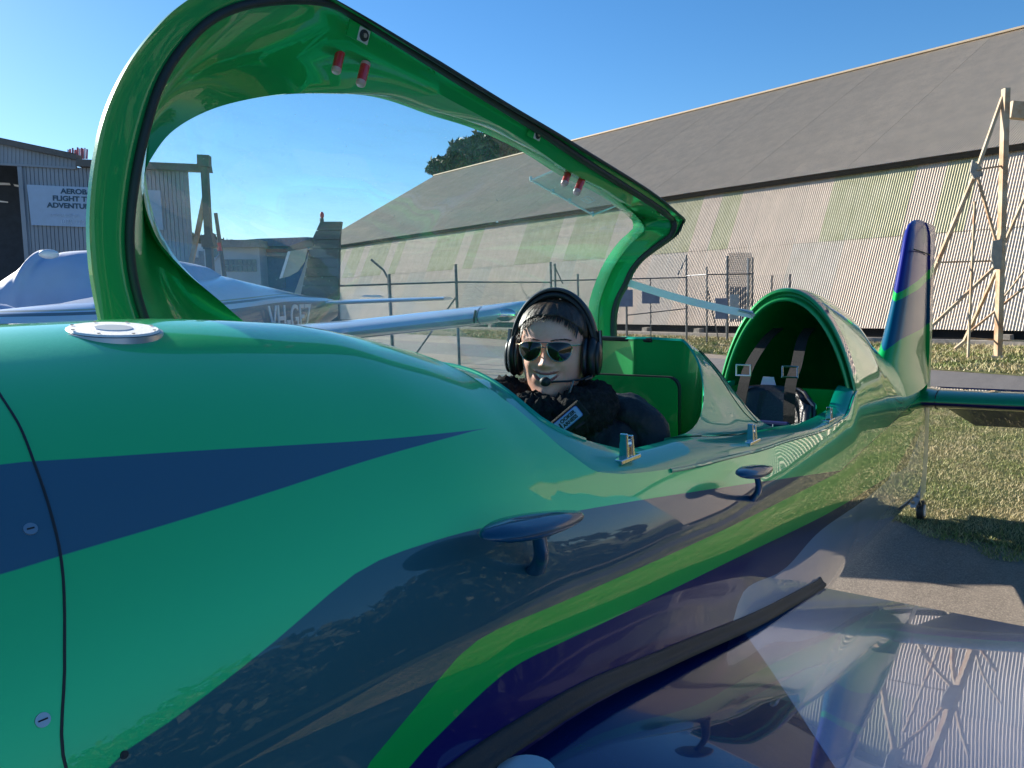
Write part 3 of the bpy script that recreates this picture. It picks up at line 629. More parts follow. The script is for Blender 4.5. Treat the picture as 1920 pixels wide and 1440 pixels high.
# match parameters by normalised length per segment so that corners correspond
def keyseg(loop, k):  # k: index of the rear top corner
    return np.vstack([resample(loop[:k+1], 170, smooth=True)[:-1], resample(loop[k:], 51, smooth=True)])
def kidx(loop, x, y):
    best = None
    for i, p in enumerate(loop):
        v_ = p-CAMP; d_ = v_@F_; px = 960+FPX*(v_@R_)/d_; py = 720-FPX*(v_@U_)/d_; e_ = (px-x)**2+(py-y)**2
        if best is None or e_ < best[0]: best = (e_, i)
    return best[1]
cO_, cS_, cF_, cG_ = [keyseg(L, kidx(L, *t_)) for L, t_ in ((O, (1280, 420)), (Sg, (1262, 424)), (Fc, (1211, 432)), (Gl, (1208, 434)))]
# closing run along the hinge side (below the sill line of sight)
def close_run(a, b, dz, dy, n=60):
    mid = [(b[0]*.75+a[0]*.25, .60+dy, 1.40+dz), (.6, .53+dy, 1.40+dz), (0, .47+dy, 1.44+dz), (-.4, .43+dy, 1.50+dz)]
    return resample([b]+mid+[a], n, smooth=True)[1:-1]
def closed(c, dz, dy): return np.vstack([c, close_run(c[0], c[-1], dz, dy)])
cO_, cS_, cF_, cG_ = closed(cO_, -.05, -.02), closed(cS_, -.035, .0), closed(cF_, -.02, .02), closed(cG_, .02, .12)
def offs(c, o): return c+np.array(o)
e1 = cO_*.35+cS_*.65; e1[:, 1] -= .004; e2 = cO_*.6+cS_*.4; e2[:, 1] += .002
rowsC = [offs(cO_, (0, .012, 0)), cO_, e2, e1, offs(cS_, (0, -.002, 0)), cS_*.5+cF_*.5, cF_]
mid1 = cF_*.66+cG_*.34; mid2 = cF_*.33+cG_*.67; bow = np.linalg.norm(cG_-cF_, axis=1)[:, None]; 
mid1 = mid1+np.array([0, .22, .0])*bow; mid2 = mid2+np.array([0, .16, .0])*bow
rowsC += [mid1, mid2, cG_, offs(cG_, (0, .006, 0))]
# outer side of the shell
cen = np.array([.35, .9, 1.85])
outG = cG_+np.array([0, .012, 0]); om2 = mid2+np.array([0, .035, 0]); om1 = mid1+np.array([0, .05, .012]); oF = cF_+(cF_-cen)*np.array([.03, 0, .05])+np.array([0, .03, 0])
rowsC += [outG, om2, om1, oF, offs(cO_, (0, .012, 0))]
vv, ff = grid(rowsC, True); cf = mesh('canopy_frame', vv, ff, M_inner2 if 'M_inner2' in globals() else M_green, plane, True, 50)
# rubber seal with a double bead
keep = slice(0, 219)
MB().tube(offs(cS_[keep], (0, -.006, 0)), np.interp(np.arange(219), [0, 60, 90, 219], [.008, .0085, .0115, .0115]), 8).build('canopy_seal', G['rubber'], cf, True, 60)
ed = (cO_*.85+cS_*.15)[keep]; ed = offs(ed, (0, -.004, 0)); MB().tube(ed[58:], np.interp(np.arange(58, 219), [58, 80, 219], [.0008, .0055, .0055]), 6).build('rail_edge_trim', G['rubber'], cf, True, 60)
# glass dome
cg = np.array([.28, .80, 1.90]); rows = []; ys_ = cG_[:, 1].copy()
for _ in range(60): ys_ = (np.roll(ys_, 1)+ys_*2+np.roll(ys_, -1))/4
for r in np.linspace(1, 0, 22):
    q = cg+(cG_-cg)*np.array([r, 1, r]); w_ = 1-r**2.2; yb = cG_[:, 1]*max(0, (r-.85)/.15)+ys_*(1-max(0, (r-.85)/.15)); q[:, 1] = yb+(cg[1]-yb)*w_; q[:, 1] += .004; rows.append(q)
vv, ff = grid(rows, True); mesh('canopy_glass', vv, ff, G['glass'], plane, True)
# catch plates, rivets and capsules on the rail face
def railpt(x, y, Y=.34): return onY(x, y, Y)
raild = railpt(1003, 253)-railpt(675, 68); raild /= np.linalg.norm(raild)
rn = np.array([-.1, -1., -.25]); rn /= np.linalg.norm(rn); ru2 = np.cross(raild, rn); ru2 /= np.linalg.norm(ru2)
for x, y, k in ((676, 68, 1.), (1003, 253, 1.), (1238, 398, .95)):
    c = railpt(x, y, .335)+np.array([0, -.008, 0]); t_ = MB()
    t_.box(c-raild*.012, (.062*k, .003, .034*k), (raild, rn, ru2)); t_.build('catch_plate', M_inner, cf)
    MB().box(c+rn*.002, (.030*k, .003, .030*k), (raild, rn, ru2)).build('catch_bezel', M_bezel, cf, bevel=.001)
    MB().disc(c+rn*.003, rn, .0125*k, .002, 24).build('catch_socket', G['rubber'], cf); MB().disc(c+rn*.005, rn, .005*k, .004, 12).build('catch_pin', G['steel'], cf)
for x, y in ((647, 45), (645, 58), (718, 84), (729, 89), (800, 131), (810, 136), (985, 237), (986, 250), (1092, 308), (1098, 312), (1123, 324), (1129, 328), (1222, 388), (1220, 398)):
    c = railpt(x, y, .335)+np.array([0, -.006, 0]); MB().disc(c, rn, .0028, .0015, 10).build('rivet', M_inner, cf)
# hanging red capsules
for x0, y0, x1, y1, Y in ((640, 90, 629, 138, .40), (687, 114, 675, 162, .385), (1068, 316, 1057, 348, .37), (1093, 332, 1080, 364, .36)):
    a, b = onY(x0, y0, Y), onY(x1, y1, Y); d = b-a; L = np.linalg.norm(d); r = L*.17
    cp_ = MB(); cp_.tube([a+d*.2, a+d*.8], r, 14); o_ = cp_.build('red_capsule', G['red'], cf, True, 50)
    MB().tube([a+d*.05, a+d*.08, a+d*.2], [r*.6, r*.98, r*1.03], 14).build('capsule_cap', G['pinkcap'], cf, True, 50)
    MB().tube([a+d*.8, a+d*.92, a+d*.97, a+d], [r*1.03, r*1.0, r*.8, r*.3], 14).build('capsule_cap', G['pinkcap'], cf, True, 50)
    MB().tube([a-d*.12+np.array([0, 0, .004]), a+d*.05], .0012, 6).build('capsule_hook', G['steel'], cf)
# clear acrylic holder fixed inside the rear of the canopy
A_, B_, C_, D_ = onY(996, 338, .50), onY(1048, 316, .40), onY(1166, 382, .40), onY(1112, 403, .50)
nh = np.cross(B_-A_, D_-A_); nh /= np.linalg.norm(nh)
MB().prism([A_, B_, C_, D_], nh*.003).build('clear_holder', G['acrylic'], cf)
hm = MB()
for a, b in ((A_, B_), (B_, C_), (C_, D_), (D_, A_)): hm.tube([a, b], .0035, 6)
for t_ in (.0, .33, .6, 1.0): hm.tube([A_*(1-t_)+D_*t_-nh*.004, A_*(1-t_)+D_*t_+nh*.012], .005, 8)
for t_ in (.0, .5, 1.0): hm.tube([B_*(1-t_)+C_*t_-nh*.004, B_*(1-t_)+C_*t_+nh*.012], .005, 8)
hm.build('holder_edge', G['acryl_edge'], cf, True, 50)
lt = MB(); q0 = A_+(D_-A_)*.62+(B_-A_)*.35; ex = (D_-A_)/np.linalg.norm(D_-A_); ey = (B_-A_)/np.linalg.norm(B_-A_)
for t0 in (0, .015): lt.tube([q0+ey*t0, q0+ex*.05+ey*t0, q0+ex*.05+ey*(.03-t0), q0+ey*(.03-t0), q0+ey*t0], .0012, 4)
lt.build('holder_clip', G['acryl_edge'], cf)
# pale restraint strap from the canopy to the fairing
a, b = onX(1160, 524, 1.36), onX(1412, 590, 1.60)
sp = []
for t_ in np.linspace(0, 1, 16): sp.append(a*(1-t_)+b*t_+np.array([0, 0, -.012*math.sin(math.pi*t_)]))
sp = np.array(sp); hw = np.array([0, 0, .0155]); vv = []; ff = []
for i, p in enumerate(sp): vv += [p-hw, p+hw, p+hw+np.array([.0, .002, 0]), p-hw+np.array([0, .002, 0])]
for i in range(15):
    for j in range(4): ff.append((i*4+j, i*4+(j+1) % 4, i*4+4+(j+1) % 4, i*4+4+j))
mesh('restraint_strap', vv, ff, G['strap'], plane, False)
eb = MB(); eb.beam(b-(b-a)/np.linalg.norm(b-a)*.06, b, .004, .024, (0, 1, 0)); eb.disc(b+np.array([-.0, 0, 0]), (-1, -.3, 0), .008, .01, 12); eb.build('strap_anchor', G['steel'], plane); ea = MB(); ea.beam(a-(b-a)/np.linalg.norm(b-a)*.01, a+(b-a)/np.linalg.norm(b-a)*.04, .004, .024, (0, 1, 0)); ea.build('strap_anchor', G['galv'], plane)
# black trim on the divider top behind the pilot
a, b = onX(1130, 633, .40), onX(1224, 637, .40); MB().beam(a+(0, .03, -.001), b+(0, 0, -.001), .02, .012).build('divider_trim', G['black'], plane, bevel=.003)
# ------------------------------------------------------------------ rear seat with harness
sx = 1.50
seat = MB(); prof = []
for k, (x, z, w_) in enumerate(((1.10, 1.00, .17), (1.30, .98, .18), (1.42, 1.04, .18), (1.48, 1.16, .18), (1.52, 1.30, .17), (1.54, 1.36, .165), (1.55, 1.385, .14))):
    a_ = np.linspace(-1, 1, 15); prof.append(np.stack([x-.035*np.abs(a_)**3*(1 if k > 1 else 0)*1.6, a_*w_, z+a_*0+(.02*np.abs(a_)**3 if k < 2 else 0)-(.03*np.abs(a_)**6 if k > 4 else 0)], 1))
vv, ff = grid(prof); o = mesh('rear_seat', vv, ff, G['seat'], plane, True, 60); md = o.modifiers.new('thick', 'SOLIDIFY'); md.thickness = .03; md.offset = -1
MB().tube(np.vstack([p[:1] for p in prof]+[prof[-1]]+[p[-1:] for p in prof[::-1]]), .009, 8).build('seat_rim', G['carbon'], plane, True)
cu = MB(); cu.box((1.44, 0, 1.17), (.03, .20, .20), taper=.9); cu.build('seat_cushion', G['navyseat'], plane, bevel=.01)
for k in (-.03, .03, 0): MB().tube([(1.424, k, 1.09), (1.426, k, 1.26)], .0015, 5).build('cushion_stitch', G['patchwhite'], plane)
def belt(pts, w_, mat, name, par, wd=(0, 1, 0)):
    P = resample(pts, 24, smooth=True); wd = np.array(wd, float); T = np.gradient(P, axis=0); T /= np.linalg.norm(T, axis=1)[:, None]; nn = np.cross(T, wd); nn /= np.linalg.norm(nn, axis=1)[:, None]; ww = np.cross(nn, T)
    rows = [P-ww*w_/2, P-ww*w_/2+nn*.004, P+ww*w_/2+nn*.004, P+ww*w_/2]; vv, ff = grid([np.array(r) for r in zip(*rows)], True); return mesh(name, vv, ff, mat, par, False)
for y in (-.075, .105):
    belt([(1.46, y*1.15, 1.12), (1.452, y*1.1, 1.25), (1.49, y, 1.40), (1.56, y, 1.47), (1.68, y*.8, 1.56), (1.80, y*.7, 1.60)], .042, G['webbing'], 'shoulder_belt', plane)
    bc = np.array([1.495, y, 1.455]); fr_ = MB()
    for dx, dy in ((-.0, -.028), (-.0, .028)): fr_.box(bc+(dx-.012, dy, 0), (.008, .006, .04))
    for dz in (-.02, .02): fr_.box(bc+(-.012+dz*.1, 0, dz), (.008, .062, .007))
    fr_.build('belt_buckle', G['chrome'], plane, bevel=.0015)
    MB().disc((1.446, y*1.08, 1.24), (-1, 0, .2), .010, .004, 16).build('belt_stud', G['chrome'], plane)
MB().box((1.55, .03, 1.40), (.004, .07, .05), taper=.6).build('paper_tag', G['patchwhite'], plane)
# ------------------------------------------------------------------ the pilot
HD = 1.70; chin = atD(1024, 746, HD); tocam = CAMP-chin; tocam[2] = 0; tocam /= np.linalg.norm(tocam)
ang = math.radians(-13); fwd = np.array([tocam[0]*math.cos(ang)-tocam[1]*math.sin(ang), tocam[0]*math.sin(ang)+tocam[1]*math.cos(ang), .03]); fwd /= np.linalg.norm(fwd)
upv = np.array([0, 0, 1.])+RH*.035; upv -= fwd*(upv@fwd); upv /= np.linalg.norm(upv); lat = np.cross(upv, fwd)   # lat: image right
SCL = .96
def H(x, y, z): return chin+(lat*x+fwd*(y-.078)+upv*z)*SCL     # x to image right, y forward, z above the chin
person = empty('person', tuple(W(.10, 1.80, .9)), 'smiling woman in aviator sunglasses and black fleece jacket sitting in the front cockpit', 'person')
hw_ = interp([(-.12, .062), (-.06, .050), (-.03, .049), (-.012, .050), (0, .044), (.012, .047), (.03, .059), (.05, .067), (.075, .072), (.10, .075), (.13, .075), (.16, .0735), (.185, .066), (.205, .052), (.218, .033), (.225, .004)])
ff_ = interp([(-.12, .01), (-.06, .022), (-.03, .035), (-.012, .060), (0, .080), (.012, .089), (.03, .088), (.05, .090), (.075, .090), (.10, .089), (.13, .094), (.16, .089), (.185, .072), (.205, .048), (.218, .026), (.225, .003)])
bb_ = interp([(-.12, -.095), (-.06, -.075), (-.03, -.068), (0, -.07), (.05, -.082), (.10, -.098), (.14, -.103), (.17, -.094), (.195, -.07), (.212, -.04), (.225, -.003)])
def gauss(x, z, x0, z0, sx, sz): return math.exp(-((x-x0)/sx)**2-((z-z0)/sz)**2)
zs = np.r_[np.linspace(-.12, 0, 14)[:-1], np.linspace(0, .16, 90), np.linspace(.16, .225, 22)[1:]]; nA_ = 144; rows = []
for z in zs:
    w_, f_, b_ = float(hw_(z)), float(ff_(z)), float(bb_(z)); r = []
    for k in range(nA_):
        a_ = 2*math.pi*k/nA_; a_ = a_-.42*math.sin(2*(a_-math.pi/2))*.0
        s_, c_ = math.sin(a_), math.cos(a_); e_ = 2.25 if z > 0 else 2.0
        x = w_*math.copysign(abs(c_)**(2/e_), c_); y = (f_ if s_ > 0 else -b_)*math.copysign(abs(s_)**(2/e_), s_)
        if s_ > .05 and z > -.01:
            d = 0
            d += .0175*gauss(x, z, 0, .079, .0095, .0105)+.010*gauss(x, z, 0, .096, .0075, .018)+.006*gauss(x, z, 0, .112, .007, .014)      # nose
            d += .0075*(gauss(x, z, .0125, .075, .006, .0065)+gauss(x, z, -.0125, .075, .006, .0065))
            d -= .006*(gauss(x, z, .032, .112, .016, .011)+gauss(x, z, -.032, .112, .016, .011))                                   # eye sockets
            d += .004*(gauss(x, z, .030, .130, .022, .007)+gauss(x, z, -.030, .130, .022, .007))                                   # brow
            d += .0075*(gauss(x, z, .041, .080, .017, .014)+gauss(x, z, -.041, .080, .017, .014))                                   # smiling cheeks
            d -= .0045*(gauss(x, z, .036, .054, .006, .014)+gauss(x, z, -.036, .054, .006, .014))                                   # smile folds
            mw = .030; mz = .047+.010*(x/mw)**2                                                                                   # mouth, corners up
            if abs(x) < mw+.006:
                ed = max(0, 1-(abs(x)/(mw+.004))**3)
                d += .0060*ed*math.exp(-((z-(mz+.0088))/.0034)**2)+.0065*ed*math.exp(-((z-(mz-.0085))/.0042)**2)-.012*ed*math.exp(-((z-mz)/.0058)**2)
            d += .006*gauss(x, z, 0, .014, .017, .012)-.003*gauss(x, z, 0, .030, .018, .005)
            y += d
        r.append(H(x, y, z))
    rows.append(np.array(r))
vv, ff = grid(rows, True); ff.append(tuple(range(len(vv)-nA_, len(vv)))); head = mesh('body', vv, ff, G['skin'], person, True)
head.data.materials.append(G['lip'])
zz_ = lambda p: ((np.array(p)-chin)@upv)/SCL
for p in head.data.polygons:
    c = np.array(p.center)-chin; x, y, z = (c@lat)/SCL, (c@fwd)/SCL+.078, (c@upv)/SCL
    mz = .047+.010*(x/.027)**2; ed = max(0, 1-(abs(x)/.031)**3)
    if y > .05 and abs(x) < .030 and .0052*ed**.5 < abs(z-mz) < .0118*ed**.6: p.material_index = 1
# teeth
rows = []
for z0, k in ((-.0045, .9), (0, 1), (.0060, 1.)):
    rows.append(np.array([H(x, .0905-.9*x*x/.05*1.1+.001*abs(math.sin(x*math.pi/.0065)), .0475+.010*(x/.027)**2+z0*(1-(abs(x)/.026)**2)) for x in np.linspace(-.0255, .0255, 41)]))
vv, ff = grid(rows); mesh('teeth', vv, ff, G['teeth'], person, True)
# neck and torso are covered by the jacket; hair -------------------------------------------------
rows = []
for z in np.r_[np.linspace(.0, .16, 30), np.linspace(.165, .2335, 18)]:
    zc_ = min(z, .2245); w_, f_, b_ = float(hw_(zc_)), float(ff_(zc_)), float(bb_(zc_)); r = []
    for k in range(120):
        a_ = 2*math.pi*k/120; s_, c_ = math.sin(a_), math.cos(a_); off = .0090+.0013*math.sin(a_*29+2.5*math.sin(a_*6))+.0008*math.sin(a_*67+z*30)
        # hairline: the front is open below it
        hl = .187-.050*abs(c_)**3
        e_ = 2.2; x = (w_+off)*math.copysign(abs(c_)**(2/e_), c_); y = (f_+off if s_ > 0 else -b_+off)*math.copysign(abs(s_)**(2/e_), s_)
        if s_ > .18 and z < hl: x *= .90; y = y*.80
        if s_ > -.35 and z < .095: x *= .86; y *= .8
        if z > .2245: x *= max(0, 1-(z-.2245)/.0092*.9); y *= max(0, 1-(z-.2245)/.0092*.9)
        r.append(H(x, y, z))
    rows.append(np.array(r))
vv, ff = grid(rows, True); mesh('hair', vv, ff, G['hair'], person, True)
hs = MB()   # swept strands above the forehead
for k in range(260):
    x0 = random.uniform(-.066, .066); z0 = .183-.045*abs(x0/.07)**3+random.uniform(-.011, .006); P = []
    for t_ in np.linspace(0, 1, 7):
        x = x0*(1+.10*t_); z = z0+(.226-z0)*t_**.8*(1-.5*abs(x0/.07)**3); y = (float(ff_(min(z, .224)))*math.sqrt(max(0, 1-(x/float(hw_(min(z, .22))+.01))**2))+.0095)*(1-t_**1.5*.75)
        P.append(H(x, y, z))
    hs.tube(P, [random.uniform(.0009, .0019)*max(.15, math.sin(min(1, t_*2.2)*1.57)) for t_ in np.linspace(0, 1, 7)], 4)
for k in range(12):
    a_ = H(-.066-random.uniform(0, .004), .045+random.uniform(-.02, .02), .15); b_ = H(-.074-random.uniform(0, .012), .05+random.uniform(-.02, .03), .12+random.uniform(-.02, .02)); hs.tube([a_, (a_+b_)/2+lat*-.004, b_], .0009, 4)
for sg in (-1, 1):
    for k in range(34):
        q = k/33; x = sg*(.012+.040*q); z = .1315+.0055*math.sin(q*2.2)-.004*q+random.uniform(-.0012, .0012); P = [H(x, float(ff_(z))*math.sqrt(max(0, 1-(abs(x)/float(hw_(z)))**2.25))**(.9)+.004, z), H(x+sg*.005, float(ff_(z))*math.sqrt(max(0, 1-((abs(x)+.005)/float(hw_(z)))**2.25))**(.9)+.0045, z+.0022)]; hs.tube(P, [.0008, .0003], 4)
hs.build('hair_strands', G['hair'], person, True)
# ------------------------------------------------------------------ sunglasses
gl = empty('sunglasses', tuple(H(0, .1, .112)), 'aviator sunglasses with dark lenses and thin gold frame on the woman\'s face', 'sunglasses')
def lens_outline(sg):
    p = [(-.026, .013), (-.012, .0165), (.010, .0165), (.024, .0125), (.0275, .002), (.023, -.013), (.011, -.024), (-.004, -.0255), (-.018, -.018), (-.026, -.004)]
    return [(sg*(.0335+a), b) for a, b in p]
def gp(x, z): return H(x, .108-5.2*x*x*.9, .112+z)
for sg in (-1, 1):
    o_ = resample([(a, 0, b) for a, b in lens_outline(sg)], 44, closed=True)
    rim_ = np.array([gp(a, c) for a, _, c in o_]); cc = gp(sg*.033, -.003)+fwd*.003
    rows = [rim_, cc+(rim_-cc)*.66+fwd*.002, cc+(rim_-cc)*.33+fwd*.0032, cc+(rim_-cc)*.02+fwd*.0036]
    vv, ff = grid(rows, True); mesh('lens', vv, ff, G['lens'], gl, True)
    MB().tube(np.vstack([rim_, rim_[:2]]), .0011, 6, False).build('rim', G['gold'], gl, True)
    MB().tube([gp(sg*.060, .010), H(sg*.0715, .075, .123), H(sg*.078, .03, .122), H(sg*.076, -.02, .118)], [.0014, .0016, .0014, .0014], 6).build('temple', G['gold'], gl, True)
    MB().tube([gp(sg*.009, -.004), gp(sg*.0095, -.010)-fwd*.006], .0014, 6).build('nose_pad', G['gold'], gl, True)
MB().tube([gp(-.009, .004), gp(0, .006)+fwd*.001, gp(.009, .004)], .0011, 6).build('bridge', G['gold'], gl, True); MB().tube([gp(-.018, .0165), gp(0, .0165)+fwd*.001, gp(.018, .0165)], .0011, 6).build('brow_bar', G['gold'], gl, True)
# ------------------------------------------------------------------ headset
hsx = empty('headset', tuple(H(0, 0, .25)), 'black aviation headset with boom microphone worn over the woman\'s dark hair', 'headset')
def band(w0, h0, r, th, name, mat, y=0.):
    rows = []
    for a_ in np.linspace(math.radians(-8), math.radians(188), 48):
        x = w0*math.cos(a_); z = .108+h0*max(-.2, math.sin(a_)); o_ = []
        for k in range(10):
            b_ = 2*math.pi*k/10; o_.append(H(x+math.cos(a_)*th*math.cos(b_), y+r*math.sin(b_), z+math.sin(a_)*th*math.cos(b_)))
        rows.append(np.array(o_))
    vv, ff = grid(rows, True); mesh(name, vv, ff, mat, hsx, True, 60)
band(.103, .141, .016, .006, 'headband', G['black'], -.002); band(.096, .129, .019, .008, 'headband_pad', G['rubber'], -.002)
for sg in (-1, 1):
    cup = MB(); c = H(sg*.094, .012, .092); cup.ell(c, (.017, .034, .047), (lat, fwd, upv), 28, 18); cup.ell(H(sg*.107, .012, .090), (.011, .026, .038), (lat, fwd, upv), 24, 14); cup.build('ear_cup', G['black'], hsx, True)
    MB().ell(H(sg*.080, .014, .092), (.012, .036, .047), (lat, fwd, upv), 28, 18).build('ear_cushion', G['seat'], hsx, True)
    MB().tube([H(sg*.109, .0, .155), H(sg*.112, .002, .12), H(sg*.111, .006, .09)], [.005, .005, .004], 8).build('cup_yoke', G['carbon'], hsx, True)
    MB().tube([H(sg*.098, .002, .165), H(sg*.102, .002, .148)], [.002, .002], 8).build('adjuster_wire', G['chrome'], hsx, True)
MB().tube([H(.095, .03, .052), H(.082, .07, .045), H(.055, .096, .042), H(.032, .106, .041), H(.018, .109, .040)], .0022, 8).build('mic_boom', G['black'], hsx, True)
MB().tube([H(.095, .028, .055), H(.097, .04, .047), H(.085, .066, .043)], .004, 8).build('boom_joint', G['black'], hsx, True)
MB().ell(H(.006, .116, .041), (.0125, .010, .0105), (lat, fwd, upv), 20, 12).build('microphone', G['rubber'], hsx, True)
MB().tube([H(.066, .092, .043), H(.060, .10, .02), H(.045, .11, -.02), H(.022, .14, -.05), H(.012, .16, -.09), H(.005, .17, -.13)], .0024, 8).build('headset_cable', G['galv'], hsx, True)
# ------------------------------------------------------------------ jacket
bm = bmesh.new(); sk = bm.verts.layers.skin.verify()
def PV(r, f, z): return Vector(W(r, f, z))
nk = chin+np.array([0, 0, .006])-fwd*.085
sh_c = nk+np.array([0.02, 0, -.085])
axf = np.array([-1., 0, 0])              # the body faces the nose of the plane
def J(dx, dy, dz): return Vector((sh_c[0]+dx, sh_c[1]+dy, sh_c[2]+dz))
V = {}
for nme, co, r in (('pel', J(-.02, 0, -.46), (.17, .14)), ('bel', J(-.01, 0, -.30), (.165, .135)), ('che', J(0, 0, -.14), (.175, .13)), ('upp', J(.01, 0, -.03), (.13, .10)), ('nek', J(0, 0, .045), (.075, .075)),
                   ('shL', J(.0, -.165, -.055), (.078, .078)), ('elL', J(-.08, -.225, -.27), (.062, .062)), ('wrL', J(-.28, -.16, -.36), (.042, .042)),
                   ('shR', J(.0, .165, -.055), (.078, .078)), ('elR', J(-.08, .225, -.27), (.062, .062)), ('wrR', J(-.28, .16, -.36), (.042, .042)),
                   ('knL', J(-.40, -.12, -.42), (.085, .085)), ('knR', J(-.40, .12, -.42), (.085, .085))):
    q = bm.verts.new(co); q[sk].radius = r; V[nme] = q
for a_, b_ in (('pel', 'bel'), ('bel', 'che'), ('che', 'upp'), ('upp', 'nek'), ('upp', 'shL'), ('shL', 'elL'), ('elL', 'wrL'), ('upp', 'shR'), ('shR', 'elR'), ('elR', 'wrR'), ('pel', 'knL'), ('pel', 'knR')): bm.edges.new((V[a_], V[b_]))
V['pel'][sk].use_root = True
me = bpy.data.meshes.new('jacket'); bm.to_mesh(me); bm.free(); jk = bpy.data.objects.new('jacket', me); COL.objects.link(jk)
jk.modifiers.new('skin', 'SKIN').use_smooth_shade = True; sb = jk.modifiers.new('sub', 'SUBSURF'); sb.levels = sb.render_levels = 4
tx = bpy.data.textures.new('folds', 'CLOUDS'); tx.noise_scale = .06; dm = jk.modifiers.new('folds', 'DISPLACE'); dm.texture = tx; dm.strength = .035; dm.mid_level = .5; dm.texture_coords = 'GLOBAL'
bpy.context.view_layer.update(); me2 = bpy.data.meshes.new_from_object(jk.evaluated_get(bpy.context.evaluated_depsgraph_get())); jk.modifiers.clear(); jk.data = me2; me2.materials.clear(); me2.materials.append(G['jacket']); me2.shade_smooth()
jk.parent = person; jk.matrix_parent_inverse = person.matrix_world.inverted()
# teddy-fleece collar: thick lumpy roll
rows = []
for i, a_ in enumerate(np.linspace(0, 2*math.pi, 140, endpoint=False)):
    ce = nk+np.array([0, 0, -.035])+lat*(math.cos(a_)*.108-.012)+fwd*(math.sin(a_)*.088+.035)+upv*(-.030*max(0, math.sin(a_))+.012); o_ = []
    rd = lat*math.cos(a_)+fwd*math.sin(a_)
    for k in range(40):
        b_ = 2*math.pi*k/40; rr_ = .046+.010*math.sin(a_*5+1)*math.cos(b_*1+a_*2)+.0055*math.sin(a_*31+3*math.sin(b_*4))*math.sin(b_*9+2*math.sin(a_*13))+.002*RNG.standard_normal()
        o_.append(ce+rd*math.cos(b_)*rr_+upv*math.sin(b_)*rr_*1.15)
    rows.append(np.array(o_))
rows.append(rows[0]); vv, ff = grid(rows, True); mesh('fleece_collar', vv, ff, G['wool'], person, True)
# collar lapel falling over the near-left chest (image left)
rows = []
for i, t_ in enumerate(np.linspace(0, 1, 60)):
    ce = nk+lat*(-.085-.07*math.sin(t_*2.6))+fwd*(.08+.05*math.sin(t_*2.4))+upv*(-.045-.16*t_); o_ = []
    for k in range(36):
        b_ = 2*math.pi*k/36; rr_ = (.052-.012*t_)*(1+.16*math.sin(t_*23+2*math.sin(b_*3))+.12*math.sin(b_*7+t_*15))+.0015*RNG.standard_normal(); o_.append(ce+lat*math.cos(b_)*rr_*1.35+fwd*math.sin(b_)*rr_)
    rows.append(np.array(o_))
vv, ff = grid(rows, True); mesh('fleece_lapel', vv, ff, G['wool'], person, True)
for px_0, D_0, rx_, rz_ in (((958, 765), 1.80, .085, .062), ((925, 778), 1.86, .07, .05), ((1000, 790), 1.68, .07, .06)):
    ce = atD(*px_0, D_0); rows = []
    for i in range(31):
        th = math.pi*i/30; o_ = []
        for k in range(60):
            b_ = 2*math.pi*k/60; q = 1+.07*math.sin(th*13+2*math.sin(b_*5))+.07*math.sin(b_*11+th*6)+.018*RNG.standard_normal(); o_.append(ce+(RH*math.sin(th)*math.cos(b_)*rx_+FH*math.sin(th)*math.sin(b_)*rx_+np.array([0, 0, 1.])*math.cos(th)*rz_)*q)
        rows.append(np.array(o_))
    vv, ff = grid(rows, True); mesh('fleece_fold', vv, ff, G['wool'], person, True)
slv = MB(); slv.tube([tuple(atD(1135, 775, 1.80)), tuple(atD(1175, 782, 1.78)), tuple(atD(1212, 805, 1.76)), tuple(atD(1225, 850, 1.74)), tuple(atD(1200, 900, 1.70))], [.055, .062, .058, .055, .05], 20); o_ = slv.build('jacket_sleeve', G['jacket'], person, True, 70); dm_ = o_.modifiers.new('sub', 'SUBSURF'); dm_.levels = dm_.render_levels = 2; d2 = o_.modifiers.new('folds', 'DISPLACE'); d2.texture = tx; d2.strength = .025; d2.texture_coords = 'GLOBAL'
# shoulder harness of the front seat, with a lettered pad
pc = atD(1064, 788, 1.53); px_ = RH*math.cos(math.radians(40))+np.array([0, 0, 1.])*math.sin(math.radians(40))-FH*.1; px_ /= np.linalg.norm(px_); nf = -FH*.9+np.array([0, 0, .42]); nf -= px_*(nf@px_); nf /= np.linalg.norm(nf); py_ = np.cross(nf, px_)
ft = MB(); ft.box(pc-nf*.006, (.085, .040, .008), (px_, py_, nf)); ft.build('shoulder_pad', G['webbing'], plane, bevel=.004)
rp = rrect(.064, .025, .004); lb = MB(); lb.prism([pc+px_*a+py_*b for a, b in rp], nf*.0015); lb.build('pad_label', G['blue'], plane)
rp = rrect(.061, .022, .003); lb = MB(); lb.prism([pc+px_*a+py_*b+nf*.0012 for a, b in rp], nf*.0012); lb.build('label_face', simple('label_pale_blue', (.30, .38, .72), .5, var=.03), plane)
text_mesh('label_lettering', 'H', .0185, G['ink'], pc-px_*.0285-py_*.0085+nf*.0028, px_, py_, plane, .0004, font_off=.0006)
text_mesh('label_lettering', 'OOKER', .0100, G['ink'], pc-px_*.0135+py_*.0012+nf*.0028, px_, py_, plane, .0004, sx=1.08, font_off=.0004)
text_mesh('label_lettering', 'ARNESS', .0100, G['ink'], pc-px_*.0135-py_*.0085+nf*.0028, px_, py_, plane, .0004, sx=1.02, font_off=.0004)
belt([tuple(atD(1195, 762, 1.95)), tuple(atD(1160, 752, 1.86)), tuple(atD(1125, 756, 1.76)), tuple(atD(1090, 775, 1.66)), tuple(pc-nf*.01)], .045, G['webbing'], 'shoulder_belt', plane, tuple(py_))
MB().tube([atD(1198, 790, 1.82), atD(1200, 752, 1.84), atD(1190, 747, 1.84), atD(1150, 742, 1.82)], .004, 8).build('seat_frame_hoop', G['carbon'], plane, True)
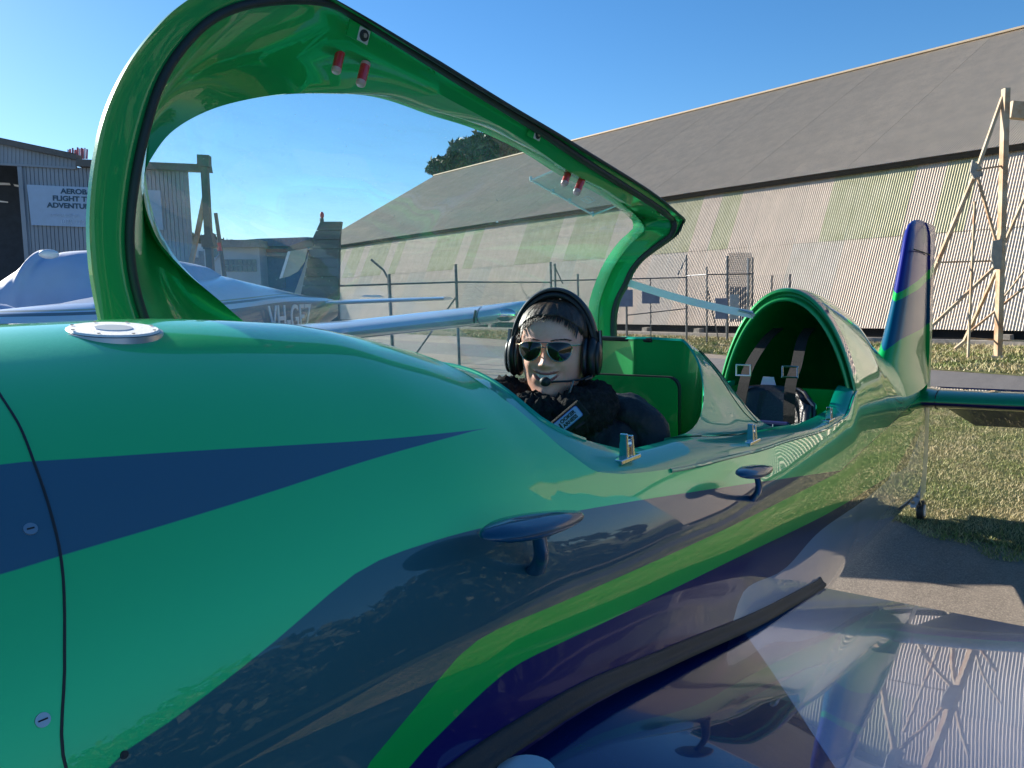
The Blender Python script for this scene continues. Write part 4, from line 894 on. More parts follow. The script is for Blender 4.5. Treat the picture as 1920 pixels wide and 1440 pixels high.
for x, y in ((1008, 808), (1045, 826)): a_ = atD(x, y, 1.5); MB().tube([a_+RH*-.02, a_+np.array([0, 0, .012]), a_+RH*.012+np.array([0, 0, .008]), a_+RH*.012-np.array([0, 0, .015])], .0022, 8).build('belt_clip', G['steel'], plane, True)
# front seat back and a dark fitting beside it
MB().box((.235, .0, 1.22), (.05, .36, .42), taper=.8).build('front_seat_back', G['seat'], plane, bevel=.02)

# ------------------------------------------------------------------ ground
UW = np.array([.249, .968, 0]); UW /= np.linalg.norm(UW); NW = np.array([UW[1], -UW[0], 0])
def nu(n, u, z=0.): return NW*n+UW*u+np.array([0, 0, z])
def asphalt_mat(name, base, grit=1.):
    m = NT(name); p = m.pos(); big = m.noise(.35, 4, .6, p); st = m.noise(1., 6, .7, m.scl(p, (.5, 4., 1.), (0, 0, .25))); sp = m.noise(130, 3, .8, p); med = m.noise(9, 5, .7, p)
    f = m.math('ADD', m.math('MULTIPLY', big, .35), m.math('ADD', m.math('MULTIPLY', st, .45), m.math('MULTIPLY', med, .2)))
    c = m.ramp(f, (.33, tuple(b*.62 for b in base)), (.52, base), (.68, tuple(b*1.35 for b in base)))
    c = m.mix(m.ramp(sp, (.5, 0.), (.66, 1.)), c, tuple(min(1, b*2.1) for b in base)); c = m.mix(m.ramp(sp, (.28, 1.), (.42, 0.)), c, tuple(b*.4 for b in base))
    m.l(c, m.b.inputs['Base Color']); m.b.inputs['Roughness'].default_value = .85; m.bump(m.math('ADD', sp, m.math('MULTIPLY', med, .5)), .5*grit, .006); return m.m
M_asph = asphalt_mat('worn_asphalt', (.20, .165, .130)); M_road = asphalt_mat('dark_taxiway', (.12, .112, .108))
def grass_ground():
    m = NT('grass_soil'); p = m.pos(); a = m.noise(.8, 6, .7, p); b = m.noise(22, 6, .75, p)
    c = m.ramp(a, (.30, (.07, .10, .018)), (.48, (.14, .155, .035)), (.60, (.24, .20, .085)), (.75, (.20, .165, .09)))
    c = m.mix(m.ramp(b, (.3, .9), (.6, 0.)), c, (.03, .045, .010)); m.l(c, m.b.inputs['Base Color']); m.b.inputs['Roughness'].default_value = .9; m.bump(b, 1., .04); return m.m
M_soil = grass_ground()
def blade_mat():
    m = NT('grass_blades'); g = m.n('ShaderNodeNewGeometry'); p = m.pos(); c = m.ramp(g.outputs['Random Per Island'], (0., (.10, .16, .025)), (.45, (.20, .26, .05)), (.7, (.38, .36, .13)), (1., (.52, .43, .22)))
    c2 = m.mix(m.ramp(m.noise(1.1, 4, .6, p), (.42, 0.), (.58, .85)), c, (.56, .45, .25)); m.l(c2, m.b.inputs['Base Color']); m.b.inputs['Roughness'].default_value = .6
    m.b.inputs['Transmission Weight'].default_value = 0; return m.m
M_blade = blade_mat()
go = MB().add([(-900, -900, -.004), (900, -900, -.004), (900, 900, -.004), (-900, 900, -.004)], [(0, 1, 2, 3)]).build('ground', M_asph); go['kind'] = 'structure'
def edge(n0, n1s, n2s, u0, u1, z, name, mat, jag=.12):
    us = np.arange(u0, u1, .15 if u1-u0 < 60 else .5); k1 = np.cumsum(RNG.standard_normal(len(us)))*.02; k1 -= np.linspace(k1[0], k1[-1], len(us)); a_ = [nu(np.interp(u, *n1s)+jag*(RNG.random()-.5)+q, u, z) for u, q in zip(us, k1)]; b_ = [nu(np.interp(u, *n2s)+jag*(RNG.random()-.5), u, z) for u in us]
    vv, ff = grid([np.array(a_), np.array(b_)]); o = mesh(name, vv, ff, mat, None, False); o['kind'] = 'structure'; return o
edge(0, ([-60, 0, 1.3, 3, 10, 14], [4.1, 4.25, 4.47, 5.2, 8., 11.]), ([-60, 20], [11.75, 11.75]), -60, 14, .004, 'grass_verge', M_soil)
for nm_, y0_, y1_, z_, mt_ in (('added_dark_sheet', -1.35, -9., .0, asphalt_mat('added_sheet_dark', (.045, .045, .048))), ('far_grass_field', -9., -120., .004, M_soil)):  # first one: dark sheet added out of view to darken the flank's reflections
    vv = [(-120, y0_, z_), (4.12, y0_, z_), (2.1, y1_, z_), (-120, y1_, z_)] if nm_ == 'added_dark_sheet' else [(-120, y0_, z_), (200, y0_, z_), (200, y1_, z_), (-120, y1_, z_)]
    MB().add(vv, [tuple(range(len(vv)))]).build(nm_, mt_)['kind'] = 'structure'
edge(0, ([-60, 60], [11.8, 11.8]), ([-60, 60], [15., 15.]), -60, 60, 0., 'taxiway', M_road, .05)
edge(0, ([-60, 4, 26, 60], [14.8, 15.1, 18., 18.2]), ([-60, 60], [21.7, 21.7]), -60, 60, .004, 'grass_strip', M_soil)
edge(0, ([-60, 60], [21.2, 21.3]), ([-60, 60], [40, 40]), -60, 60, .008, 'dirt_border', simple('dry_dirt', (.25, .20, .15), .9, var=.3, vs=3, bump=.6, bs=20))
def blades(name, cnt, reg, hmin, hmax, wd):
    n = RNG.uniform(reg[0], reg[1], cnt); u = RNG.uniform(reg[2], reg[3], cnt); keepf = reg[4] if len(reg) > 4 else None
    if keepf: k = keepf(n, u); n, u = n[k], u[k]
    cnt = len(n); P = np.outer(n, NW)+np.outer(u, UW); h = RNG.uniform(hmin, hmax, cnt)*(.5+RNG.random(cnt)); a_ = RNG.uniform(0, 2*math.pi, cnt); dx = np.stack([np.cos(a_), np.sin(a_), 0*a_], 1); ln = RNG.normal(0, .6, (cnt, 2)); tip = P.copy(); tip[:, 0] += ln[:, 0]*h; tip[:, 1] += ln[:, 1]*h; tip[:, 2] = h
    v = np.empty((cnt*3, 3)); v[0::3] = P-dx*wd/2; v[1::3] = P+dx*wd/2; v[2::3] = tip
    me = bpy.data.meshes.new(name); me.vertices.add(cnt*3); me.vertices.foreach_set('co', v.ravel()); me.loops.add(cnt*3); me.loops.foreach_set('vertex_index', np.arange(cnt*3)); me.polygons.add(cnt); me.polygons.foreach_set('loop_start', np.arange(0, cnt*3, 3)); me.polygons.foreach_set('loop_total', np.full(cnt, 3)); me.update(); me.validate()
    me.materials.append(M_blade); o = bpy.data.objects.new(name, me); COL.objects.link(o); return tag(o, {'grass': 'short patchy green and straw-coloured grass around the tail wheel', 'far_grass': 'pale green grass strip along the foot of the corrugated hangar'}[name], 'grass', None, 'stuff')
e1x, e1y = [-60, 0, 1.3, 3, 10, 14], [4.1, 4.25, 4.47, 5.2, 8., 11.]
blades('grass', 600000, (4.0, 11.75, -10., 5., lambda n, u: (n > np.interp(u, e1x, e1y)-.05+.12*np.sin(u*9)*np.sin(u*3.7)) & (RNG.random(len(n)) < np.clip(1.25-(n-4)/9, .3, 1))), .014, .034, .0065)
blades('far_grass', 90000, (14.8, 21.7, -3, 32, lambda n, u: n > np.interp(u, [-60, 4, 26, 60], [14.8, 15.1, 18., 18.2])), .04, .09, .03)
# ------------------------------------------------------------------ big corrugated hangar
hg = empty('corrugated_hangar', nu(30, 20), 'large old corrugated iron hangar with sloping pale walls and a dull brown roof', 'hangar')
def sheet_mat(name, base, dark, lich=.5):
    m = NT(name); p = m.pos(); s = m.noise(1.6, 5, .65, m.scl(p, (1, 1, .25))); q = m.noise(14, 4, .7, m.scl(p, (1, 1, .15))); oi = m.n('ShaderNodeObjectInfo')
    c = m.mix(m.ramp(s, (.38, 0.), (.72, lich)), base, dark); c = m.mix(m.ramp(q, (.5, 0.), (.8, .35)), c, tuple(v*.6 for v in dark)); c = m.mix(m.math('MULTIPLY', oi.outputs['Random'], .35), c, tuple(v*.78 for v in base))
    m.l(c, m.b.inputs['Base Color']); m.b.inputs['Roughness'].default_value = .55; m.b.inputs['Metallic'].default_value = .15; return m.m
M_s1 = sheet_mat('pale_pink_iron', (.74, .60, .47), (.52, .42, .31), .6); M_s2 = sheet_mat('lichen_green_iron', (.60, .55, .36), (.38, .37, .17), .9); M_s1b = sheet_mat('grey_pink_iron', (.66, .57, .47), (.48, .41, .31), .6); M_rf = sheet_mat('brown_roof_iron', (.74, .60, .42), (.56, .45, .31), .7); M_dark = simple('dark_gap', (.01, .01, .01), .9)
PIT = .078
def corr(name, width, a, b, amp, mat, seg=8):
    """corrugated sheet mesh in (u, n, z) from (n, z) = a up to b, local u from 0"""
    k = int(round(width/PIT))*seg; us = np.linspace(0, width, k+1); d = np.array([b[0]-a[0], b[1]-a[1]]); L = np.linalg.norm(d); nn = np.array([-d[1], d[0]])/L; w_ = amp*np.sin(us/PIT*2*math.pi)
    rows = []
    for t in (0, 1):
        q = np.array(a)+d*t; rows.append(np.array([NW*(q[0]+nn[0]*w)+UW*u+np.array([0, 0, q[1]+nn[1]*w]) for u, w in zip(us, w_)]))
    vv, ff = grid(rows); me = bpy.data.meshes.new(name); me.from_pydata([tuple(v) for v in vv], [], [tuple(f) for f in ff]); me.shade_smooth(); me.materials.append(mat); return me
tan65 = math.tan(math.radians(65)); wn = lambda z: 22.65+z/tan65
WS = PIT*12
mu1, mu2 = corr('wall_sheet', WS, (wn(3.25)-.02, 3.25), (wn(5.60), 5.60), .013, M_s1), corr('wall_sheet', WS, (wn(3.25)-.02, 3.25), (wn(5.60), 5.60), .013, M_s2)
ml2 = corr('wall_sheet', WS, (wn(.36), .36), (wn(3.33), 3.33), .013, M_s1b)
ml = corr('wall_sheet', WS, (wn(.36), .36), (wn(3.33), 3.33), .013, M_s1); RW = PIT*30; mr = corr('roof_sheet', RW, (25.0, 5.70), (37.4, 12.34), .012, M_rf)
U0, U1 = -3.7, 57.2; k = 0; u = U0
green = lambda k: (k*7+3) % 5 < 2 or k % 3 == 1
while u < U1-.1:
    for me in ((mu2 if (k*5+2) % 9 in (1, 4, 6, 5) or k % 13 in (3, 4) else mu1), (ml if k % 7 not in (3, 4) else ml2)):
        o = bpy.data.objects.new('wall_sheet', me); COL.objects.link(o); o.location = Vector(UW*u)+Vector(NW*(.004*(k % 2)*-1)); o.parent = hg; o.matrix_parent_inverse = hg.matrix_world.inverted()
    u += WS; k += 1
U1 = u; u = U0; k = 0
while u < U1:
    o = bpy.data.objects.new('roof_sheet', mr); COL.objects.link(o); o.location = Vector(UW*u)+Vector((0, 0, .004*(k % 2))); o.parent = hg; o.matrix_parent_inverse = hg.matrix_world.inverted(); u += RW; k += 1
U1r = u
MB().add([nu(25.02, U0, 5.66), nu(25.02, U1r, 5.66), nu(25.10, U1r, 5.52), nu(25.10, U0, 5.52), nu(25.3, U0, 5.62), nu(25.3, U1r, 5.62)], [(0, 1, 2, 3), (3, 2, 5, 4)]).build('eave_strip', simple('dark_eave_strip', (.035, .033, .03), .7), hg)  # plain dark strip along the lower roof edge
MB().add([nu(wn(.3)+.12, U0, .0), nu(wn(.3)+.12, U1, .0), nu(wn(.4)+.1, U1, .45), nu(wn(.4)+.1, U0, .45)], [(0, 1, 2, 3)]).build('base_gap', M_dark, hg)
MB().prism([nu(22.9, U1, .1), nu(25.2, U1, 5.55), nu(37.4, U1, 12.2), nu(49.6, U1, 5.55), nu(52, U1, .1)], UW*.1).build('end_wall', M_s1, hg)
MB().add([nu(37.4, U0, 12.33), nu(37.4, U1r, 12.33), nu(49.8, U1r, 5.6), nu(49.8, U0, 5.6)], [(0, 1, 2, 3)]).build('rear_roof', M_rf, hg)
MB().beam(nu(37.4, U0, 12.36), nu(37.4, U1r, 12.36), .35, .08).build('ridge_cap', M_rf, hg)
M_con = simple('old_concrete', (.34, .30, .25), .9, var=.2, bump=.5); f0 = MB().box((0, 0, 0), (.35, .3, .28), (NW, UW, np.array([0, 0, 1.])), .8).build('footing', M_con, hg)
for i, u in enumerate(np.arange(U0, U1, 2.6)):
    o = f0 if i == 0 else f0.copy()
    if i: COL.objects.link(o)
    o.location = Vector(nu(wn(0)+.02, u, .12))
MB().beam(nu(wn(0)-.35, U0, .05), nu(wn(0)-.35, U1, .05), .25, .12).build('plinth', simple('plinth_concrete', (.38, .34, .29), .9, var=.15), hg)
pu, pnn = 12.6, 33.5; MB().tube([nu(pnn, 7.2, 10.2), nu(pnn, 7.2, 10.75)], .06, 8).build('roof_vent', G['steel'], hg)
# ------------------------------------------------------------------ rusty braced frame by the hangar (right)
def rust_mat():
    m = NT('rusty_pale_steel'); p = m.pos(); q = m.noise(2.2, 6, .7, p); m.l(m.ramp(q, (.42, (.50, .41, .29)), (.58, (.44, .28, .16)), (.70, (.30, .14, .07))), m.b.inputs['Base Color']); m.b.inputs['Roughness'].default_value = .75; return m.m
M_rust = rust_mat()
fr = empty('braced_steel_frame', (19.0, .67, 0), 'tall rusty cream steel frame with diagonal braces standing before the hangar wall', 'steel frame')
p0 = np.array([19.0, .67, 0]); DF = (p0-CAMP)@FH; NFp = FH
def fp(x, y, d=0.): return onP(x, y, CAMP+FH*(DF+d), NFp)
def bar(a, b, w, name='brace', d=0., d2=None, h=None):
    A, B = fp(*a, d), fp(*b, d if d2 is None else d2); MB().beam(A, B, w*.72, (h or w)*.72, FH).build(name, M_rust, fr)
bar((1886, 166), (1871, 672), .16, 'post', h=.2); bar((1880, 182), (1832, 318), .09, d=.05); bar((1832, 318), (1757, 494), .11, d=.1, d2=.3); bar((1757, 494), (1720, 590), .10, d=.3, d2=.5)
bar((1832, 318), (1880, 311), .05); bar((1833, 332), (1868, 455), .07); bar((1757, 492), (1871, 489), .05); bar((1868, 498), (1757, 602), .085, d=-.04); bar((1757, 602), (1700, 655), .085, d=-.04)
bar((1828, 378), (1815, 670), .06, 'pole', d=-.3); bar((1872, 500), (1808, 640), .09, d=.3, d2=1.2); bar((1808, 640), (1790, 655), .09, d=1.2); bar((1925, 535), (1816, 624), .06, d=.1); bar((1818, 634), (1872, 638), .05, d=.1); bar((1872, 638), (1940, 640), .05, d=.1); bar((1950, 470), (1880, 560), .05, d=1.); bar((1930, 350), (1884, 455), .08, d=.8)
bar((1893, 206), (1960, 212), .5, 'girder', d=.4, h=.25)
g_ = MB(); g_.prism([fp(1822, 300, .05), fp(1838, 312, .05), (fp(1842, 330, .05)), fp(1826, 336, .05), fp(1818, 322, .05)], -FH*.03); g_.build('gusset_plate', simple('grey_plate', (.36, .34, .30), .7), fr); g_ = MB(); g_.prism([fp(1860, 452, -.05), fp(1878, 448, -.05), fp(1876, 505, -.05), fp(1862, 505, -.05), fp(1857, 480, -.05)], -FH*.03); g_.build('gusset_plate', simple('grey_plate', (.36, .34, .30), .7), fr)
g_ = MB(); g_.box(p0+np.array([0, 0, .03]), (.26, .22, .06)); g_.build('base_plate', G['steel'], fr)
sc_ = MB()
for k in range(5): c = nu(17.9+random.uniform(-.1, .3), 4.2-k*.55, .07); sc_.box(c, (.35, .5, .10+.06*random.random()), (NW, UW, np.array([0, 0, 1.])), .7)
tag(sc_.build('scrap_timber', simple('dark_timber', (.05, .04, .035), .8, bump=.5), None), 'dark timber offcuts lying in the grass at the foot of the rusty frame', 'timber')
# ------------------------------------------------------------------ chain-link fence
M_wire = simple('fence_wire', (.20, .205, .21), .5, .4, var=.1)
fen = empty('chain_link_fence', tuple(W(2, 25, 0)), 'grey chain-link fence with tall posts and a gate in front of the hangar wall', 'fence')
def gpx(x, D): q = W((x-960)/FPX*D, D, 0); return q
def pz(x, y, D): q = W((x-960)/FPX*D, D, 0); r = ray(x, y); return 1.78+r[2]/(r@FH)*D
nodes = [(640, 19.5), (738, 19.2), (862, 19.0), (1038, 24.5), (1088, 25.2), (1178, 25.7), (1290, 26.3)]
tops = {862: 495, 1038: 491, 1290: 478}
for x, D in nodes:
    b_ = gpx(x, D); ztp = 2.35 if x not in tops else pz(x, tops[x], D); MB().tube([b_, b_+np.array([0, 0, ztp])], .038, 8).build('post', G['galv'], fen, True)
b_ = gpx(1046, 24.5); MB().tube([b_, b_+(0, 0, pz(1046, 494, 24.5))], .035, 8).build('post', G['galv'], fen, True)
for (xa, ya), (xb, yb), D in (((862, 555), (760, 700), 19.), ((1044, 496), (1060, 532), 24.5), ((1288, 487), (1274, 515), 26.2)):
    MB().tube([W((xa-960)/FPX*D, D, pz(xa, ya, D)), W((xb-960)/FPX*D, D, max(.0, pz(xb, yb, D)))], .022, 6).build('stay', G['galv'], fen, True)
q_ = gpx(736, 22); MB().tube([q_, q_+(0, 0, 2.3), W((728-960)/FPX*22, 22, 2.55), W((706-960)/FPX*22, 22, 2.85)], .03, 8).build('post', G['galv'], fen, True)
def mesh_panel(a, b, z0, z1, name='mesh_panel', sp=.075, r=.0016, par=None):
    a = np.array(a); b = np.array(b); L = np.linalg.norm((b-a)[:2]); ux = (b-a)/L; ux[2] = 0; mb = MB(); H_ = z1-z0; nrm_ = np.cross(ux, (0, 0, 1)); V_ = []; F__ = []
    for s0 in np.arange(-H_, L, sp):
        for dr in (1, -1):
            lo, hi = max(0, s0), min(L, s0+H_)
            if hi-lo < .02: continue
            za, zb = (z0+(lo-s0), z0+(hi-s0)) if dr > 0 else (z1-(lo-s0), z1-(hi-s0)); p, q = a+ux*lo, a+ux*hi; p[2], q[2] = za, zb; k = len(V_); w1 = np.array([0, 0, r*1.4]); w2 = nrm_*r
            V_ += [p-w1, p+w1, p+w2*1.4, q-w1, q+w1, q+w2*1.4]; F__ += [(k, k+1, k+4, k+3), (k+1, k+2, k+5, k+4), (k+2, k, k+3, k+5)]
    mb.add(V_, F__); o = mb.build(name, M_wire, par or fen); o['kind'] = 'stuff'; return o
for i in range(len(nodes)-1):
    a_, b_ = gpx(*nodes[i]), gpx(*nodes[i+1]); zt_ = 2.1 if i < 3 else 2.15
    MB().tube([a_+(0, 0, zt_), b_+(0, 0, zt_)], .024, 6).build('rail', G['galv'], fen, True); mesh_panel(a_, b_, .05, zt_)
a_, b_ = gpx(1178, 25.7), gpx(1290, 26.3); MB().tube([a_+(0, 0, .95), b_+(0, 0, 1.1)], .02, 6).build('rail', G['galv'], fen, True)
q_ = gpx(1223, 26.0); MB().tube([q_, q_+(0, 0, 2.15)], .022, 6).build('post', G['galv'], fen, True)
# second stretch, behind, to the right
fe2 = empty('gate_fence', tuple(W(6.5, 25.5, 0)), 'fence stretch with a narrow mesh gate to the right of the tall fence post', 'fence')
n2 = [(1290, 26.3, 478), (1328, 24.8, 500), (1366, 25.5, 480), (1413, 26., 482), (1449, 25.8, 516), (1483, 25.2, 514)]
for x, D, t_ in n2[1:]: b_ = gpx(x, D); MB().tube([b_, b_+(0, 0, pz(x, t_, D))], .05 if x == 1366 else .03, 8).build('post', G['galv'], fe2, True)
b_ = gpx(1405, 26.); MB().tube([b_, b_+(0, 0, pz(1405, 484, 26.))], .05, 8).build('post', G['steel'], fe2, True)
for i in range(3): a_, b_ = gpx(*n2[i][:2]), gpx(*n2[i+1][:2]); MB().tube([a_+(0, 0, 2.2), b_+(0, 0, 2.2)], .024, 6).build('rail', G['galv'], fe2, True)
for i in (0, 1, 3, 4): mesh_panel(gpx(*n2[i][:2]), gpx(*n2[i+1][:2]), .05, 2.15, par=fe2)
mesh_panel(gpx(1368, 25.5), gpx(1411, 26.), 1.1, 2.9, sp=.04, r=.004, par=fe2)
MB().tube([W((1330-960)/FPX*24.8, 24.8, pz(1330, 545, 24.8)), W((1350-960)/FPX*24.8, 24.8, .1)], .02, 6).build('stay', G['galv'], fe2, True)
M_vs = simple('sign_blue_grey', (.16, .20, .30), .5, var=.08); M_vs2 = simple('sign_pale', (.32, .38, .42), .5, var=.08)
for (x0, y0, x1, y1, D, mt, lb_) in ((1158, 543, 1190, 575, 25.6, M_vs, 'square blue-grey sign hung on the fence just right of the canopy frame'), (1207, 542, 1240, 569, 25.9, M_vs, 'blue-grey sign hung on the fence midway to the tall post'), (1344, 559, 1367, 598, 25., M_vs, 'blue-grey sign hanging left of the narrow gate, partly behind the fairing'), (1371, 552, 1388, 598, 25.3, M_vs2, 'pale grey panel hanging inside the narrow gate')):
    q = [W((x-960)/FPX*(D-.12), D-.12, pz(x, y, D-.12)) for x, y in ((x0, y0), (x1, y0), (x1, y1), (x0, y1))]; tag(MB().prism(q, FH*.02).build('fence_sign', mt), lb_, 'sign')
sl_ = empty('slatted_panel', tuple(gpx(1388, 26.4)), 'dark upright slatted panel in the narrow gate opening', 'panel')
for k in range(7): b_ = gpx(1373+k*4.4, 26.3); MB().beam(b_+(0, 0, .6), b_+(0, 0, pz(1380, 538, 26.3)), .05, .02, FH).build('slat', G['blue'] if 0 else simple('slat_dark_blue', (.05, .08, .13), .5), sl_)
# ------------------------------------------------------------------ trees
def leaf_mat(name, a, b):
    m = NT(name); g = m.n('ShaderNodeNewGeometry'); m.l(m.ramp(g.outputs['Random Per Island'], (0, a), (1, b)), m.b.inputs['Base Color']); m.b.inputs['Roughness'].default_value = .6; return m.m
M_leaf = leaf_mat('tree_leaves', (.025, .040, .018), (.085, .10, .045)); M_bark = simple('bark', (.10, .075, .055), .9, bump=.6)
def tree(base, lobes, nleaf, ls, label, name='tree', mat=None, group=None, trunk_top=None):
    t = empty(name, base, label, 'tree', group); V_ = []; F__ = []; base = np.array(base, float)
    w_ = np.array([l[3]*l[4]*l[3] for l in lobes]); w_ /= w_.sum(); ch = RNG.choice(len(lobes), nleaf, p=w_)
    cl_ = [[RNG.normal(0, 1, 3) for _ in range(26)] for _ in lobes]
    for i in range(nleaf):
        l = lobes[ch[i]]; k = cl_[ch[i]][RNG.integers(26)]; d = k/np.linalg.norm(k); rr_ = RNG.uniform(.55, 1.0); c = np.array(l[:3])+np.array([d[0]*l[3], d[1]*l[3], d[2]*l[4]])*rr_+RNG.normal(0, .16, 3)*l[3]
        a_ = RNG.normal(0, 1, 3); a_ /= np.linalg.norm(a_); b_ = np.cross(a_, RNG.normal(0, 1, 3)); b_ /= np.linalg.norm(b_); s_ = ls*RNG.uniform(.6, 1.4); q = len(V_); V_ += [c-a_*s_, c-b_*s_*.4, c+a_*s_, c+b_*s_*.4]; F__.append((q, q+1, q+2, q+3))
    MB().add(V_, F__).build('crown', mat or M_leaf, t)
    tt = np.mean([l[:3] for l in lobes], axis=0); m_ = MB(); r0_ = max(.15, lobes[0][3]*.08); mid = base*.45+tt*.55; m_.tube([base, base*.6+mid*.4+np.array([.2, 0, 0]), mid, tt], [r0_*1.3, r0_, r0_*.8, r0_*.3], 10)
    for l in lobes: m_.tube([mid, (mid+np.array(l[:3]))/2+np.array([0, 0, .1*l[3]]), l[:3]], [r0_*.5, r0_*.3, r0_*.1], 6)
    m_.build('trunk', M_bark, t, True); return t
def lobe(x, y, D, r, rz=None): q = W((x-960)/FPX*D, D, pz(x, y, D)); R_m = r*D/FPX; return (*q, R_m, (rz or r)*D/FPX)
TD = 92
tree(tuple(W((900-960)/FPX*TD, TD, 0)), [lobe(860, 305, TD, 28, 16), lobe(838, 316, TD, 20, 11), lobe(895, 283, TD, 30, 20), lobe(925, 275, TD, 30, 20), lobe(955, 282, TD, 28, 18), lobe(915, 300, TD, 45, 22), lobe(985, 280, TD, 24, 13), lobe(1010, 288, TD, 22, 12)], 16000, .42, 'broad dark green tree rising behind the hangar ridge', 'broad_tree')
for k, (x, y, r) in enumerate(((372, 446, 14), (392, 452, 13), (412, 450, 14), (440, 462, 16), (470, 468, 14))):
    D = 95; tree(tuple(W((x-960)/FPX*D, D, 0)), [lobe(x, y, D, r, r*.7), lobe(x+8, y+10, D, r, r*.8), lobe(x-9, y+14, D, r, r)], 1300, .35, ['small dark tree at the right edge of the left hangar', 'dark tree seen between hangar and steel post', 'dark tree just right of the steel post', 'low dark tree behind the white building, left part', 'low dark tree behind the white building, right part'][k], 'distant_tree')
# ------------------------------------------------------------------ left hangar with the sign
DL = 21.; fdir = RH*.94+FH*.12; fdir /= np.linalg.norm(fdir); fn = np.cross(fdir, (0, 0, 1)); FP0 = W((100-960)/FPX*DL, DL, 0)
def fa(x, y, off=0.): return onP(x, y, FP0-fn*0+(-FH)*off, fn)
lh = empty('left_hangar', FP0, 'grey-blue ribbed metal hangar with an open dark doorway and a sign at the left', 'hangar')
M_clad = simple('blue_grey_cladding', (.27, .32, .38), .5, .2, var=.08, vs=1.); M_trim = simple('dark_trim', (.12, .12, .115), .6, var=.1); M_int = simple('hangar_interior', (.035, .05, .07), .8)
wall_b = MB()
def facepoly(px, off, th, mat, name, par=lh): return MB().prism([fa(x, y, off) for x, y in px], (FH*th)).build(name, mat, par)
x_ = 34.
while x_ < 352:    # upright cladding panels, each a raised rib pan
    w_ = 7.6+.4*math.sin(x_); xb = min(352, x_+w_); lean = lambda x, y: x+(y-320)*(.072-.00002*x) 
    yt = 314+(x_-142)*.035; facepoly([(lean(x_+.5, yt), yt), (lean(xb-.6, yt), yt), (lean(xb-.6, 640), 640), (lean(x_+.5, 640), 640)], .05, .05, M_clad, 'wall_panel'); x_ += w_
facepoly([(34, 312), (335, 322), (362, 650), (58, 650)], .0, .04, M_trim, 'wall_backing')
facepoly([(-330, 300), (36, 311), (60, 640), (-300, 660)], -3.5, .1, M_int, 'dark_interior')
x_ = -300.
while x_ < 140:
    xb = x_+7.5; facepoly([(x_, 259+(x_)*.215+11), (xb-.7, 259+(xb)*.215+11), (xb-.7, min(316, 307+(xb)*.06)), (x_, min(316, 307+x_*.06))] if 259+xb*.215+11 < 306+x_*.06 else [(x_, 300), (xb-.7, 300), (xb-.7, 314), (x_, 314)], .08, .05, M_clad, 'gable_panel'); x_ += 7.5
facepoly([(-320, 190), (142, 289), (142, 299), (-320, 203)], .25, .3, M_trim, 'roof_fascia')
facepoly([(-320, 286), (142, 313), (142, 317), (-320, 292)], .12, .1, M_clad, 'door_track')
facepoly([(142, 298), (388, 308), (390, 321), (142, 311)], .3, .35, M_trim, 'track_beam')
facepoly([(32, 312), (40, 312), (66, 640), (58, 640)], .12, .12, M_clad, 'door_frame')
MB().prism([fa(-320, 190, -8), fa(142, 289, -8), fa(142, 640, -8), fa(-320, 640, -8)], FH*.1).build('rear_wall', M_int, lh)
MB().add([fa(-320, 190, .2), fa(142, 288, .2), fa(142, 288, .2)+FH*8-RH*5, fa(-320, 190, .2)+FH*8-RH*5], [(0, 1, 2, 3)]).build('roof', M_trim, lh)
M_lit = NT('roof_light'); M_lit.b.inputs['Base Color'].default_value = (.85, .88, .9, 1); M_lit = M_lit.m
for a_ in ([(-30, 341), (17, 343), (19, 347), (-30, 346)], [(25, 345), (36, 347), (36, 351), (27, 349)], [(0, 376), (14, 378), (14, 380), (0, 379)]): MB().prism([onP(x, y, FP0+FH*2.8, fn) for x, y in a_], FH*.03).build('skylight', M_lit, lh)
gf = empty('gantry_frame', fa(385, 560), 'dark steel door gantry post with a diagonal brace beside the left hangar', 'gantry')
def gbar(a, b, w, off=.35, h=None, nm='brace', mt=None): MB().beam(fa(*a, off), fa(*b, off), w, h or w, FH).build(nm, mt or M_trim, gf)
gbar((383, 300), (403, 650), .17, nm='post'); gbar((384, 370), (345, 560), .11, mt=M_rust); gbar((372, 302), (394, 303), .3, nm='cap'); gbar((388, 440), (395, 465), .3, off=.38, nm='splice_plate')
sg = empty('hangar_sign', fa(160, 385, .2), 'pale blue sign with aerobatic flight lettering on the left hangar wall', 'sign')
M_sgn = simple('sign_board', (.36, .50, .68), .4, var=.03); M_sl = simple('sign_letters', (.03, .09, .15), .5); M_sf = simple('faded_letters', (.50, .64, .80), .5)
MB().prism([fa(50, 346, .12), fa(300, 357, .12), fa(306, 431, .12), (fa(59, 422, .12))], FH*.04).build('board', M_sgn, sg)
ux_ = fa(170, 352, .14)-fa(50, 347, .14); uy_ = np.array([0, 0, 1.]); pxm = DL/FPX
for body, xb, yb, sz, mt, sx_ in (('AEROBATICS', 114, 362.5, 11.2, M_sl, 1.12), ('FLIGHT TRAINING', 98.5, 375.6, 11.2, M_sl, 1.12), ('ADVENTURE FLIGHTS', 88.5, 388.6, 11.2, M_sl, 1.12), ('aerobaticflight', 93, 405, 8, M_sf, 1.), ('(02) 979', 114, 419, 10, M_sf, 1.1)):
    text_mesh('lettering', body, sz*pxm*1.12, mt, fa(xb, yb, .127), ux_, uy_, sg, .004, sx=sx_, font_off=.006 if mt is M_sl else 0)
